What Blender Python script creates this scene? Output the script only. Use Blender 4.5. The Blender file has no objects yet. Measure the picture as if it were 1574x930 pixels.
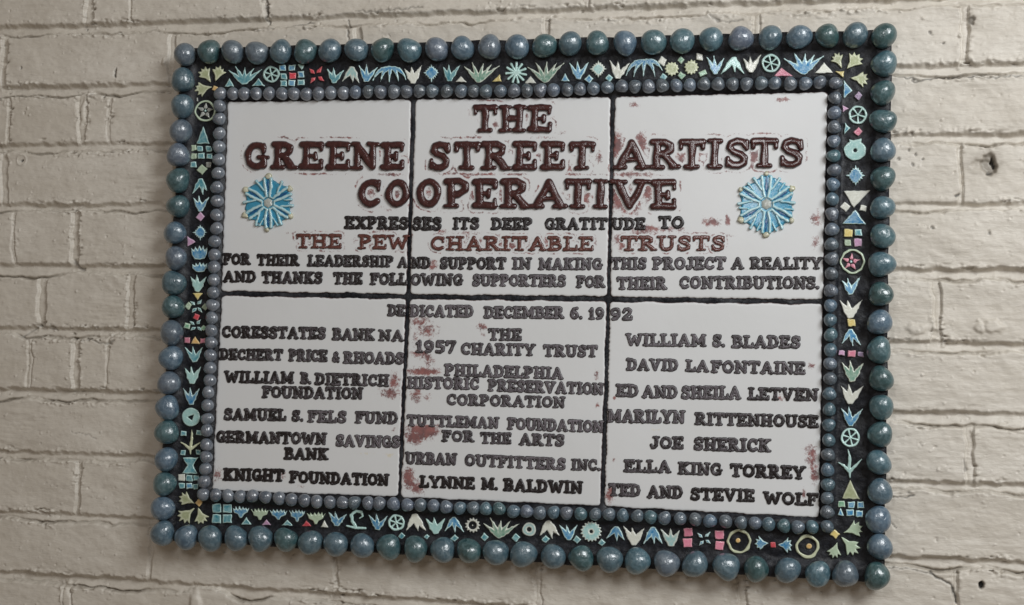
import bpy, math, random
import numpy as np
from mathutils import Matrix, Vector

random.seed(7)
rng = np.random.default_rng(11)
SC = bpy.context.scene
COL = SC.collection

# ------------------------------------------------------------------ camera
PW, PH, FPX = 1574., 930., 2100.
NB = 0.026                                    # bead centres stand this far off the wall
ZC = 1.5                                      # height of the plaque's middle
ROT = np.array([[0.97490612, 0.03125593, -0.22041126],
                [0.01620472, -0.99743164, -0.06976764],
                [-0.22202582, 0.0644452, -0.97290871]])
CAM = np.array([0.363595, -0.11070309, 1.56364002])
cam_data = bpy.data.cameras.new("camera")
cam = bpy.data.objects.new("camera", cam_data)
COL.objects.link(cam)
def w3(a): return Vector((a[0], -a[2], a[1]))
rx, ux, bx_ = w3(ROT[0]), w3(-ROT[1]), w3(-ROT[2])
loc = Vector((CAM[0], -(CAM[2] + NB), CAM[1] + ZC))
cam.matrix_world = Matrix(((rx.x, ux.x, bx_.x, loc.x), (rx.y, ux.y, bx_.y, loc.y),
                           (rx.z, ux.z, bx_.z, loc.z), (0, 0, 0, 1)))
cam_data.sensor_fit = 'HORIZONTAL'
cam_data.sensor_width = 36.0
cam_data.lens = FPX / PW * 36.0
cam_data.clip_start = 0.05
cam_data.clip_end = 100
SC.camera = cam

# ------------------------------------------------------------------ light
world = bpy.data.worlds.new("World")
SC.world = world
world.use_nodes = True
bg = world.node_tree.nodes["Background"]
bg.inputs[0].default_value = (1.0, 0.81, 0.63, 1)
bg.inputs[1].default_value = 0.15

def area(name, loc, target, sx, sy, power, col):
    l = bpy.data.lights.new(name, 'AREA')
    l.shape = 'RECTANGLE'; l.size = sx; l.size_y = sy
    l.energy = power; l.color = col
    o = bpy.data.objects.new(name, l); COL.objects.link(o)
    o.location = loc
    d = Vector(target) - Vector(loc)
    o.rotation_euler = d.to_track_quat('-Z', 'Y').to_euler()
    return o
area("soft_daylight", (1.45, -1.5, 2.42), (0.25, 0, 1.5), 0.85, 0.85, 31, (0.965, 0.99, 1.0))
area("side_daylight", (0.1, -2.5, 2.3), (0, 0, 1.5), 0.2, 0.8, 7, (0.985, 0.99, 1.0))

SC.view_settings.view_transform = 'Standard'
SC.view_settings.look = 'None'
SC.view_settings.exposure = 0.14
SC.view_settings.gamma = 1.0

# ------------------------------------------------------------------ helpers
def P(u, v, n):
    """point of the plane n metres off the wall that carries photo mark (u, v)"""
    u = np.asarray(u, float); v = np.asarray(v, float)
    dx = (u - PW / 2) / FPX; dy = (v - PH / 2) / FPX
    a = [ROT[0][i] * dx + ROT[1][i] * dy + ROT[2][i] for i in range(3)]
    t = (n - NB - CAM[2]) / a[2]
    X = CAM[0] + t * a[0]; Z = CAM[1] + t * a[1] + ZC
    return np.stack([X, -np.broadcast_to(n, X.shape), Z], -1)
def P1(u, v, n): return Vector(P(u, v, n).tolist())

BASE = P1(800, 880, 0.0)
def tag(o, label=None, cat=None, group=None, kind=None):
    if label: o['label'] = label
    if cat: o['category'] = cat
    if group: o['group'] = group
    if kind: o['kind'] = kind
    return o
def link(name, me, parent=None, loc=None):
    o = bpy.data.objects.new(name, me); COL.objects.link(o)
    if loc is not None: o.location = loc
    if parent: o.parent = parent
    return o

def mesh_from(name, V, F, mat, attrs=None, smooth=True):
    me = bpy.data.meshes.new(name)
    V = np.asarray(V, np.float32); F = np.asarray(F, np.int32)
    me.vertices.add(len(V)); me.vertices.foreach_set("co", V.ravel())
    k = F.shape[1]
    me.loops.add(F.size); me.loops.foreach_set("vertex_index", F.ravel())
    me.polygons.add(len(F))
    me.polygons.foreach_set("loop_start", np.arange(0, F.size, k, dtype=np.int32))
    me.polygons.foreach_set("loop_total", np.full(len(F), k, np.int32))
    if smooth: me.polygons.foreach_set("use_smooth", np.ones(len(F), bool))
    for an, arr in (attrs or {}).items():
        at = me.attributes.new(an, 'FLOAT', 'POINT')
        at.data.foreach_set("value", np.asarray(arr, np.float32))
    me.update(calc_edges=True)
    me.materials.append(mat)
    return me

WORLD_LOC = {}
def part(name, me_args, parent, parent_loc):
    """mesh object whose origin sits at its own middle; parented, rest pose unchanged"""
    V, F, mat, attrs = me_args
    V = np.asarray(V)
    c = (V.min(0) + V.max(0)) / 2
    me = mesh_from(name, V - c, F, mat, attrs)
    o = link(name, me, parent, Vector(c.tolist()) - parent_loc)
    WORLD_LOC[o.name] = Vector(c.tolist())
    return o

# distance fields, all in photo-scale units on the plaque's plane -------------
def seg(X, Y, a, b, r0, r1=None):
    r1 = r0 if r1 is None else r1
    ax, ay = a; bx, by = b
    dx, dy = bx - ax, by - ay
    t = np.clip(((X - ax) * dx + (Y - ay) * dy) / (dx * dx + dy * dy + 1e-9), 0, 1)
    return np.hypot(X - ax - t * dx, Y - ay - t * dy) - (r0 + (r1 - r0) * t)
def poly(X, Y, pts):
    d = np.full(X.shape, 1e9); s = np.ones(X.shape)
    n = len(pts)
    for i in range(n):
        ax, ay = pts[i]; bx, by = pts[i - 1]
        ex, ey = bx - ax, by - ay
        wx, wy = X - ax, Y - ay
        t = np.clip((wx * ex + wy * ey) / (ex * ex + ey * ey + 1e-9), 0, 1)
        d = np.minimum(d, (wx - ex * t) ** 2 + (wy - ey * t) ** 2)
        c1 = Y >= ay; c2 = Y < by; c3 = ex * wy > ey * wx
        flip = (c1 & c2 & c3) | (~c1 & ~c2 & ~c3)
        s = np.where(flip, -s, s)
    return s * np.sqrt(d)
def wob(X, Y, amp, wl, seed):
    r = np.random.default_rng(seed); o = 0
    for k in range(4):
        a = r.uniform(0, 6.28); w = 6.28 / (wl * r.uniform(.6, 1.5)); p = r.uniform(0, 6.28)
        o = o + np.sin((X * math.cos(a) + Y * math.sin(a)) * w + p)
    return o * amp / 2.5

def relief(sdf, x0, x1, y0, y1, step, n0, hfun, to_px=None, ref=None, extra=None, sink=0.0006):
    """raised piece: grid cells inside the outline, rim pulled onto the outline"""
    nx = max(3, int((x1 - x0) / step) + 2); ny = max(3, int((y1 - y0) / step) + 2)
    xs = np.linspace(x0, x1, nx); ys = np.linspace(y0, y1, ny)
    X, Y = np.meshgrid(xs, ys)
    D = sdf(X, Y)
    gy, gx = np.gradient(D, ys, xs)
    ins = D < 0
    cell = ins[:-1, :-1] | ins[1:, :-1] | ins[:-1, 1:] | ins[1:, 1:]
    g2 = np.maximum(gx * gx + gy * gy, .35)
    mv = np.where(ins, 0, np.clip(D, 0, step * 1.6))
    X2 = X - mv * gx / g2; Y2 = Y - mv * gy / g2
    dist = np.where(ins, -D, 0)
    h = hfun(dist)
    n = n0 + np.where(ins, h, -sink)
    U, Vv = (X2, Y2) if to_px is None else to_px(X2, Y2)
    W = P(U, Vv, n)
    idx = np.arange(nx * ny).reshape(ny, nx)
    jj, ii = np.nonzero(cell)
    # photo y runs downwards: this winding faces the viewer
    F = np.stack([idx[jj, ii], idx[jj + 1, ii], idx[jj + 1, ii + 1], idx[jj, ii + 1]], 1)
    used = np.unique(F)
    rm = np.full(nx * ny, -1); rm[used] = np.arange(len(used))
    F = rm[F]
    V = W.reshape(-1, 3)[used]
    a = V[F[0, 1]] - V[F[0, 0]]; b = V[F[0, 2]] - V[F[0, 0]]
    nrm = np.zeros(3)
    A = V[F[:, 1]] - V[F[:, 0]]; B = V[F[:, 2]] - V[F[:, 0]]
    if np.cross(A, B)[:, 1].sum() > 0: F = F[:, ::-1]
    at = {'ed': (dist if ref is None else dist / ref).ravel()[used]}
    if extra:
        ex = extra(U, Vv, dist)
        for k_, a_ in ex.items(): at[k_] = np.asarray(a_).ravel()[used]
    return V, F, at

def dome(hm, r):
    return lambda d: hm * np.sqrt(np.maximum(0, 1 - (1 - np.clip(d / r, 0, 1)) ** 2))

# ------------------------------------------------------------------ materials
def new_mat(name):
    m = bpy.data.materials.new(name); m.use_nodes = True
    nt = m.node_tree
    return m, nt, nt.nodes["Principled BSDF"]
def nd(nt, t, **kw):
    n = nt.nodes.new(t)
    for k, v in kw.items(): setattr(n, k, v)
    return n
def noise(nt, scale, detail=4, rough=.55, vec=None, dist=0):
    n = nd(nt, 'ShaderNodeTexNoise'); n.inputs['Scale'].default_value = scale
    n.inputs['Detail'].default_value = detail; n.inputs['Roughness'].default_value = rough
    n.inputs['Distortion'].default_value = dist
    if vec: nt.links.new(vec, n.inputs['Vector'])
    return n.outputs['Fac']
def ramp(nt, fac, p0, p1, c0=(0, 0, 0, 1), c1=(1, 1, 1, 1)):
    r = nd(nt, 'ShaderNodeValToRGB'); e = r.color_ramp.elements
    e[0].position = p0; e[1].position = p1; e[0].color = c0; e[1].color = c1
    nt.links.new(fac, r.inputs[0]); return r.outputs[0]
def mix(nt, fac, a, b, mode='MIX'):
    m = nd(nt, 'ShaderNodeMix', data_type='RGBA', blend_type=mode)
    for s, v in ((0, fac), (6, a), (7, b)):
        if hasattr(v, 'links') or hasattr(v, 'is_linked'): nt.links.new(v, m.inputs[s])
        elif s == 0: m.inputs[0].default_value = v
        else: m.inputs[s].default_value = (*v[:3], 1)
    return m.outputs[2]
def mth(nt, op, a, b=0.0, clamp=False):
    m = nd(nt, 'ShaderNodeMath', operation=op); m.use_clamp = clamp
    for i, v in ((0, a), (1, b)):
        if hasattr(v, 'is_linked'): nt.links.new(v, m.inputs[i])
        else: m.inputs[i].default_value = v
    return m.outputs[0]
def attr(nt, name):
    a = nd(nt, 'ShaderNodeAttribute'); a.attribute_name = name; return a.outputs['Fac']
def bump(nt, bsdf, h, strength, dist):
    b = nd(nt, 'ShaderNodeBump'); b.inputs['Strength'].default_value = strength
    b.inputs['Distance'].default_value = dist
    nt.links.new(h, b.inputs['Height']); nt.links.new(b.outputs[0], bsdf.inputs['Normal'])
def objco(nt, generated=False): return nd(nt, 'ShaderNodeTexCoord').outputs['Object']
def geopos(nt): return nd(nt, 'ShaderNodeNewGeometry').outputs['Position']
def rnd(nt): return nd(nt, 'ShaderNodeObjectInfo').outputs['Random']
def spec(b, rough, coat=0, crough=.1):
    b.inputs['Roughness'].default_value = rough
    b.inputs['Coat Weight'].default_value = coat
    b.inputs['Coat Roughness'].default_value = crough

def wall_mat():
    m, nt, b = new_mat("cream_wall_paint")
    p = geopos(nt)
    mp = nd(nt, 'ShaderNodeMapping'); mp.inputs['Scale'].default_value = (1, 1, 3.2)
    nt.links.new(p, mp.inputs[0])
    c = mix(nt, ramp(nt, noise(nt, 5, 5, .6, mp.outputs[0]), .35, .68), (.585, .54, .47), (.67, .63, .565))
    c = mix(nt, ramp(nt, noise(nt, 60, 4, .6, mp.outputs[0]), .52, .75), c, (.54, .50, .44))
    sp = ramp(nt, noise(nt, 420, 2, .5, p), .735, .77)
    c = mix(nt, mth(nt, 'MULTIPLY', sp, .35), c, (.16, .14, .12))
    c = mix(nt, attr(nt, 'grime_shade'), c, (.27, .235, .19))  # crevice dirt, plus joint shade painted into the colour
    c = mix(nt, attr(nt, 'dirt'), c, (.012, .011, .010))
    nt.links.new(c, b.inputs['Base Color'])
    spec(b, .46, 0)
    b.inputs['Specular IOR Level'].default_value = .6
    h = mth(nt, 'ADD', noise(nt, 700, 3, .6, mp.outputs[0]), mth(nt, 'MULTIPLY', noise(nt, 150, 3, .6, mp.outputs[0]), 2.0))
    bump(nt, b, h, .28, .0010)
    return m

def black_mat():
    m, nt, b = new_mat("black_grout")
    p = geopos(nt)
    g = noise(nt, 260, 4, .7, p)
    c = mix(nt, ramp(nt, g, .45, .8), (.005, .006, .009), (.026, .03, .040))
    d = ramp(nt, noise(nt, 34, 5, .65, p), .46, .78)
    c = mix(nt, mth(nt, 'MULTIPLY', d, attr(nt, 'dust')), c, (.085, .088, .10))
    nt.links.new(c, b.inputs['Base Color']); spec(b, .42); b.inputs['Specular IOR Level'].default_value = .3
    bump(nt, b, g, .6, .0012)
    return m

def glaze_mat(name, rim, core, rimw=1.3, soft=.8, rough=.2):
    m, nt, b = new_mat(name)
    p = geopos(nt)
    n1 = noise(nt, 330, 3, .6, p)
    e = mth(nt, 'ADD', attr(nt, 'ed'), mth(nt, 'MULTIPLY', mth(nt, 'SUBTRACT', n1, .5), 1.6))
    f = nd(nt, 'ShaderNodeMapRange'); f.interpolation_type = 'SMOOTHSTEP'
    f.inputs[1].default_value = rimw; f.inputs[2].default_value = rimw + soft
    nt.links.new(e, f.inputs[0])
    n2 = ramp(nt, noise(nt, 230, 4, .6, p), .32, .7)
    cc = mix(nt, mth(nt, 'MULTIPLY', n2, .8), core, tuple(.45 * x + .55 * y for x, y in zip(core, rim)))
    c = mix(nt, f.outputs[0], rim, cc)
    v = mth(nt, 'ADD', mth(nt, 'MULTIPLY', rnd(nt), .25), .84)
    cm = nd(nt, 'ShaderNodeVectorMath', operation='SCALE')
    nt.links.new(c, cm.inputs[0]); nt.links.new(v, cm.inputs['Scale'])
    nt.links.new(cm.outputs[0], b.inputs['Base Color'])
    spec(b, rough, .4, .08)
    bump(nt, b, noise(nt, 170, 3, .6, p), .5, .0018)
    return m

PALE = (.62, .78, .74); CREAM = (.74, .74, .66); OLIVE = (.66, .68, .46)
GLAZE = {
    'blue': glaze_mat('blue_glaze', (.62, .84, .84), (.022, .22, .47)),
    'teal': glaze_mat('teal_glaze', (.56, .80, .78), (.05, .26, .33)),
    'paleteal': glaze_mat('pale_teal_glaze', (.56, .78, .74), (.36, .62, .60), 1.2, 1.5),
    'cream': glaze_mat('cream_glaze', (.78, .80, .74), (.74, .76, .68), 1.2, 1.5),
    'creamteal': glaze_mat('cream_teal_glaze', (.70, .76, .70), (.33, .60, .60), 1.6, 1.8),
    'creamgreen': glaze_mat('cream_green_glaze', (.70, .76, .66), (.12, .30, .22), 1.2, 1.2),
    'olive': glaze_mat('olive_glaze', (.66, .70, .50), (.42, .47, .27), 1.6, 2.0),
    'green': glaze_mat('green_glaze', (.56, .72, .58), (.16, .40, .24)),
    'palegreen': glaze_mat('pale_green_glaze', (.58, .70, .54), (.45, .58, .42), 1.2, 1.5),
    'pink': glaze_mat('pink_glaze', (.78, .38, .46), (.72, .22, .33), 1.0, 1.5),
    'lilac': glaze_mat('lilac_glaze', (.70, .50, .66), (.56, .30, .50), 1.0, 1.5),
    'mauve': glaze_mat('mauve_glaze', (.52, .42, .56), (.30, .22, .36), 1.0, 1.2),
    'red': glaze_mat('red_glaze', (.80, .22, .24), (.66, .05, .08), .8, 1.0),
    'yellow': glaze_mat('yellow_glaze', (.80, .70, .34), (.76, .60, .20), 1.0, 1.5),
    'orange': glaze_mat('orange_glaze', (.82, .62, .32), (.76, .47, .17), 1.0, 1.5),
    'grey': glaze_mat('grey_glaze', (.48, .50, .47), (.34, .37, .36), 1.0, 1.2),
}

def tile_mat():
    m, nt, b = new_mat("white_tile_glaze")
    p = geopos(nt)
    c = mix(nt, ramp(nt, noise(nt, 9, 3, .5, p), .35, .7), (.69, .705, .715), (.715, .73, .745))
    n1 = noise(nt, 210, 7, .78, p, .5)
    st = attr(nt, 'stain')
    th = mth(nt, 'SUBTRACT', mth(nt, 'ADD', st, mth(nt, 'MULTIPLY', mth(nt, 'SUBTRACT', n1, .5), 2.2)), .47)
    f = mth(nt, 'MULTIPLY', th, 3.2, True)
    n2 = ramp(nt, noise(nt, 120, 3, .6, p), .35, .65)
    rc = mix(nt, n2, (.27, .065, .055), (.115, .022, .024))
    c = mix(nt, mth(nt, 'MULTIPLY', f, .9), c, rc)
    ys = attr(nt, 'yellow')
    yf = mth(nt, 'MULTIPLY', mth(nt, 'SUBTRACT', mth(nt, 'ADD', ys, mth(nt, 'MULTIPLY', mth(nt, 'SUBTRACT', n1, .5), 2.0)), .55), 1.5, True)
    c = mix(nt, yf, c, (.70, .60, .34))
    e = nd(nt, 'ShaderNodeMapRange'); e.interpolation_type = 'SMOOTHSTEP'
    e.inputs[1].default_value = .1; e.inputs[2].default_value = 1.7
    nt.links.new(mth(nt, 'ADD', attr(nt, 'ed'), mth(nt, 'MULTIPLY', mth(nt, 'SUBTRACT', n1, .5), 3.4)), e.inputs[0])
    c = mix(nt, e.outputs[0], (.10, .045, .04), c)
    nt.links.new(c, b.inputs['Base Color']); spec(b, .42, .12, .2)
    bump(nt, b, noise(nt, 45, 3, .5, p), .12, .002)
    return m

def black_letter_mat():
    m, nt, b = new_mat("black_letter_glaze")
    p = geopos(nt)
    n1 = noise(nt, 380, 4, .7, p); n2 = noise(nt, 90, 3, .6, p)
    core = nd(nt, 'ShaderNodeMapRange'); core.interpolation_type = 'SMOOTHSTEP'
    core.inputs[1].default_value = .22; core.inputs[2].default_value = .52
    nt.links.new(attr(nt, 'ed'), core.inputs[0])
    w = mth(nt, 'ADD', mth(nt, 'SUBTRACT', attr(nt, 'wear'), .16), mth(nt, 'ADD', mth(nt, 'MULTIPLY', mth(nt, 'SUBTRACT', n1, .5), 1.9),
                                             mth(nt, 'MULTIPLY', mth(nt, 'SUBTRACT', n2, .5), 1.2)))
    mid = nd(nt, 'ShaderNodeMapRange'); mid.interpolation_type = 'SMOOTHSTEP'
    mid.inputs[1].default_value = .62; mid.inputs[2].default_value = 1.0
    mid.inputs[3].default_value = 1.0; mid.inputs[4].default_value = .3
    nt.links.new(attr(nt, 'ed'), mid.inputs[0])
    w = mth(nt, 'MULTIPLY', mth(nt, 'MULTIPLY', w, 1.25, True), mth(nt, 'MULTIPLY', core.outputs[0], mid.outputs[0]))
    c = mix(nt, w, (.011, .008, .009), (.205, .185, .21))
    nt.links.new(c, b.inputs['Base Color']); spec(b, .33, .2, .15)
    bump(nt, b, n1, .4, .001)
    return m
def maroon_mat(name, dark, light):
    m, nt, b = new_mat(name)
    p = geopos(nt)
    n1 = noise(nt, 260, 4, .65, p)
    c = mix(nt, ramp(nt, n1, .35, .75), dark, light)
    e = nd(nt, 'ShaderNodeMapRange'); e.inputs[1].default_value = 0.0; e.inputs[2].default_value = .35
    nt.links.new(attr(nt, 'ed'), e.inputs[0])
    c = mix(nt, e.outputs[0], (.03, .010, .010), c)
    nt.links.new(c, b.inputs['Base Color']); spec(b, .22, .5, .1)
    bump(nt, b, noise(nt, 150, 3, .6, p), .5, .0016)
    return m

def bead_mat(name, c0, c1, c2):
    m, nt, b = new_mat(name)
    o = objco(nt)
    off = nd(nt, 'ShaderNodeVectorMath', operation='ADD')
    cmb = nd(nt, 'ShaderNodeCombineXYZ')
    r = mth(nt, 'MULTIPLY', rnd(nt), 37.0)
    for i in range(3): nt.links.new(r, cmb.inputs[i])
    nt.links.new(o, off.inputs[0]); nt.links.new(cmb.outputs[0], off.inputs[1])
    v = off.outputs[0]
    n1 = noise(nt, 1.5, 4, .6, v, .6); n2 = noise(nt, 2.6, 3, .55, v, 1.0)
    c = mix(nt, ramp(nt, n1, .34, .66), c0, c1)
    c = mix(nt, mth(nt, 'MULTIPLY', ramp(nt, n2, .45, .75), .42), c, c2)
    sp = ramp(nt, noise(nt, 14, 2, .5, v), .66, .72)
    c = mix(nt, mth(nt, 'MULTIPLY', sp, .3), c, tuple(x * .45 for x in c0))
    hs = nd(nt, 'ShaderNodeHueSaturation')
    rv = rnd(nt)
    nt.links.new(mth(nt, 'ADD', mth(nt, 'MULTIPLY', rv, .03), .480), hs.inputs['Hue'])
    nt.links.new(mth(nt, 'ADD', mth(nt, 'MULTIPLY', rv, .36), .72), hs.inputs['Value'])
    nt.links.new(c, hs.inputs['Color'])
    nt.links.new(hs.outputs[0], b.inputs['Base Color'])
    rr = mth(nt, 'ADD', mth(nt, 'MULTIPLY', n2, .22), .24)
    nt.links.new(rr, b.inputs['Roughness'])
    b.inputs['Coat Weight'].default_value = .7; b.inputs['Coat Roughness'].default_value = .09; b.inputs['Specular IOR Level'].default_value = 1.0
    bump(nt, b, mth(nt, 'ADD', noise(nt, 2.4, 2, .45, v), mth(nt, 'MULTIPLY', n2, .35)), .8, .0016)
    return m

BEADS = {'b': bead_mat('blue_grey_bead_glaze', (0.048, 0.099, 0.148), (0.112, 0.182, 0.240), (0.286, 0.365, 0.424)),
         's': bead_mat('slate_bead_glaze', (0.075, 0.106, 0.152), (0.143, 0.186, 0.236), (0.299, 0.350, 0.400)),
         'g': bead_mat('green_teal_bead_glaze', (0.017, 0.061, 0.070), (0.058, 0.129, 0.144), (0.190, 0.281, 0.312)),
         't': bead_mat('teal_bead_glaze', (0.034, 0.095, 0.124), (0.088, 0.175, 0.208), (0.258, 0.350, 0.392)),
         'm': bead_mat('grey_mauve_bead_glaze', (0.065, 0.084, 0.112), (0.126, 0.152, 0.184), (0.272, 0.308, 0.344))}

# ------------------------------------------------------------------ brick wall
def build_wall():
    corners = P(np.array([-40, 1620, 1620, -40]), np.array([-40, -40, 980, 980]), 0.)
    fx0, fx1 = corners[:, 0].min(), corners[:, 0].max()
    fz0, fz1 = corners[:, 2].min(), corners[:, 2].max()
    st = 0.00115
    def axis(a, b, lo, hi):
        mid = np.arange(a, b, st)
        l = [a]; d = st
        while l[-1] > lo: d = min(d * 1.25, .0055); l.append(l[-1] - d)
        r = [mid[-1]]; d = st
        while r[-1] < hi: d = min(d * 1.25, .0055); r.append(r[-1] + d)
        return np.concatenate([np.array(l[1:][::-1]), mid, np.array(r[1:])])
    xs = axis(fx0, fx1, -1.6, 1.7); zs = axis(fz0, fz1, .75, 2.3)
    nx, nz = len(xs), len(zs)
    X, Z = np.meshgrid(xs, zs)
    def fn(wx, wz, seed):
        r = np.random.default_rng(seed)
        f = np.fft.rfft2(r.standard_normal((nz, nx)))
        ky = np.fft.fftfreq(nz)[:, None]; kx = np.fft.rfftfreq(nx)[None]
        f *= np.exp(-((kx * wx / st) ** 2 + (ky * wz / st) ** 2) * 2.2)
        o = np.fft.irfft2(f, (nz, nx)); return o / o.std()
    # bed joints: photo heights at the left (x=100) and right (x=1470) of the picture
    L = [45, 137.5, 227.5, 319, 415, 511, 606.5, 702.5, 796, 892]
    R = [2, 106, 213, 318, 422, 534, 643, 749, 866, 985]
    HW = [9.5, 8.5, 8.7, 7.3, 9.5, 9.0, 9.5, 8.2, 8.0, 9.2]
    aL = P(np.full(10, 100.), np.array(L), 0.); aR = P(np.full(10, 1470.), np.array(R), 0.)
    jz = []                                       # (z at x=0, slope, half width)
    for i in range(10):
        s = (aR[i, 2] - aL[i, 2]) / (aR[i, 0] - aL[i, 0])
        jz.append((aL[i, 2] - s * aL[i, 0], s, HW[i] * .00080))
    pitch = (jz[0][0] - jz[9][0]) / 9
    allj = [(jz[0][0] + k * pitch, jz[0][1], .0068, -k) for k in range(9, 0, -1)]
    allj += [(*j, i) for i, j in enumerate(jz)]
    allj += [(jz[9][0] - k * pitch, jz[9][1], .0068, 9 + k) for k in range(1, 9)]
    w1 = fn(.05, .05, 1); w2 = fn(.012, .010, 2); w3_ = fn(.005, .004, 3)
    jitter = w1 * .0011 + w2 * .0008 + w3_ * .00035
    jitter2 = fn(.04, .05, 4) * .0012 + fn(.009, .012, 5) * .0009
    H = np.zeros_like(X); dj = np.full(X.shape, 1.)
    up = np.zeros_like(X)
    row = np.zeros(X.shape, int)
    for z0, s, hw, k in allj:
        zz = z0 + s * X
        q = Z - zz
        d = np.abs(q + jitter) - (hw + .0012 * w1)
        up = np.where(d < dj, q, up)
        dj = np.minimum(dj, d)
        row = np.where(Z < zz, k + 1, row)
    def sm(t): t = np.clip(t, 0, 1); return t * t * (3 - 2 * t)
    rec = sm((.0014 - dj) / (.0030 + .0030 * sm(up / .003 + .3)))
    depth = .0060 + .0014 * fn(.09, .05, 6) + .0016 * np.clip(up / .006, -1, 1)
    H -= rec * depth
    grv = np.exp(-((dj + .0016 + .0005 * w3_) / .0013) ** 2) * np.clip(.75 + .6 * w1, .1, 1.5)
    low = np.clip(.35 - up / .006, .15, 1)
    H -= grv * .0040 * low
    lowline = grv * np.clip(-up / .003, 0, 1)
    # heads: row -> photo (x at mid row, y, half width px, depth mm, raised paint run)
    heads = [(0, 136, 12, 9, 3.5), (0, 201, 12, 3, .8), (0, 410, 10, 4, 2.2), (0, 900, 2, 6, 2),
             (1, 7, 92, 7, 4.5), (1, 264, 92, 6, 2.6), (1, 551, 62, 7, 3.8), (1, 842, 62, 6, 3.2), (1, 1161, 62, 6, 1.8), (1, 1482, 55, 6.5, 3.4),
             (2, 14, 185, 4, 1.0), (2, 125, 185, 8, 2.6), (2, 168, 185, 4, .7),
             (3, 6, 290, 8, 2.6), (3, 1476, 262, 3.5, 2.6),
             (4, 118, 368, 8.5, 4.0), (4, 22, 368, 4, .9),
             (5, 64, 462, 8, 3.4), (5, 202, 462, 7.5, 2.6), (5, 1438, 478, 7.5, 3.0),
             (6, 118, 560, 7.5, 3.6), (6, 165, 560, 3, .6), (6, 44, 560, 5, .8),
             (7, 1491, 695, 7.5, 3.2), (8, 118, 745, 5, 3.2),
             (9, 231, 845, 4, 1.8), (9, 515, 875, 4, 2.2), (9, 827, 893, 6, 1.6), (9, 1138, 900, 8, 2.2), (9, 1469, 905, 5, 2.6),
             (10, 100, 925, 9, 3.5)]
    dh = np.full(X.shape, 1.)
    rr = np.random.default_rng(5)
    for r_, u, v, hw, dep in heads:
        c = P(u, v, 0.)
        d = np.abs(X - c[0] + jitter2 + .03 * (Z - c[2])) - hw * .00074
        m = sm((.0006 - d) / .0022) * (row == r_) * (1 - rec)
        H -= m * (dep * .00125 + .0012 * np.exp(-((d + .001) / .0012) ** 2))
        dh = np.where((row == r_), np.minimum(dh, d), dh)
    vis0, vis1 = fx0 - .02, fx1 + .02
    for k in range(-9, 19):                                  # unseen wall beyond the picture
        x = -1.62 + (.1 if k % 2 else 0)
        while x < 1.7:
            if x < vis0 or x > vis1 or k < 0 or k > 10:
                d = np.abs(X - x + jitter2) - .0052
                H -= sm((.001 - d) / .0032) * (row == k) * (1 - rec) * .003
            x += .208
    face = (1 - rec)
    # each brick's own set-back and the lumpy brushed paint
    boff = {}
    bid = np.zeros_like(X)
    for k in range(-9, 20): bid = np.where(row == k, rr.uniform(-.0009, .0009), bid)
    H += bid * face
    H += fn(.05, .03, 8) * .0006 + fn(.016, .009, 9) * .00020 + fn(.0055, .0038, 10) * .00009
    st_ = fn(.03, .0028, 13)
    H += st_ * .00004 * (1 + np.clip(X * 1.6, -.9, 1))
    # globs of paint along the brick edges
    edge = np.exp(-((dj - .0012) / .0034) ** 2) + .8 * np.exp(-((dh - .001) / .003) ** 2)
    gl = fn(.0045, .0034, 14); gm = fn(.05, .04, 15)
    H += edge * np.clip(gl - .35, 0, 2.2) * .0011 * np.clip(.55 + .6 * gm, 0, 1.6)
    H -= edge * np.clip(-fn(.007, .0022, 24) - .7, 0, 1.6) * .0024 * np.clip(.5 + .7 * gm, 0, 1.5)
    crev = edge * np.clip(-fn(.007, .0022, 24) - 1.1, 0, 1) * np.clip(.5 + .7 * gm, 0, 1.4)
    pim = fn(.0034, .0034, 16)
    H += np.clip(pim - 2.2, 0, 1.2) * .0014
    H -= np.clip(-fn(.0036, .003, 17) - 2.5, 0, 1) * .0018
    # wrinkled, sagging paint in patches
    wr = fn(.022, .0032, 18); wm = np.clip(fn(.07, .05, 19) - .7, 0, 1.5)
    H += wr * wm * .00018
    dirt = np.zeros_like(X); grime_shade = np.clip(crev * .9, 0, .8)
    def crack(pts, w=.0011, dep=.0022, dk=.75):
        nonlocal H, dirt
        Q = P(np.array([p[0] for p in pts], float), np.array([p[1] for p in pts], float), 0.)
        d = np.full(X.shape, 1.)
        for a, b_ in zip(Q[:-1], Q[1:]):
            d = np.minimum(d, seg(X + w3_ * .0006 + w2 * .0009, Z + w3_ * .0007 + w2 * .0006, (a[0], a[2]), (b_[0], b_[2]), 0))
        m = np.clip(1.25 - d / w, 0, 1)
        H -= m * dep; dirt = np.maximum(dirt, m * dk)
    crack([(1362, 115), (1385, 119), (1412, 125), (1440, 119), (1468, 116), (1490, 120), (1516, 115)], .0011, .002, .7)
    crack([(1518, 119), (1545, 118), (1590, 115)], .0010, .002, .6)
    crack([(1430, 880), (1450, 890), (1464, 903), (1468, 928)], .0014, .003, .8)
    crack([(1366, 872), (1400, 875), (1430, 880)], .0009, .0015, .5)
    crack([(407, -5), (409, 14), (411, 36)], .0012, .003, .75)
    crack([(529, 31), (535, 42), (536, 62)], .0012, .002, .6)
    crack([(438, 40), (462, 37), (482, 33)], .0009, .0015, .6)
    crack([(1088, 25), (1120, 36), (1140, 32)], .0012, .0015, .5)
    crack([(545, 18), (600, 16), (650, 12)], .0010, .0015, .5)
    crack([(30, 520), (60, 500), (85, 508)], .0010, .002, .35)
    crack([(125, 522), (165, 528), (175, 523)], .0012, .002, .4)
    crack([(112, 402), (118, 408), (124, 414)], .003, .003, .45)
    crack([(1372, 764), (1402, 763)], .0012, .002, .7)
    crack([(1366, 800), (1376, 812)], .0012, .002, .7)
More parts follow.
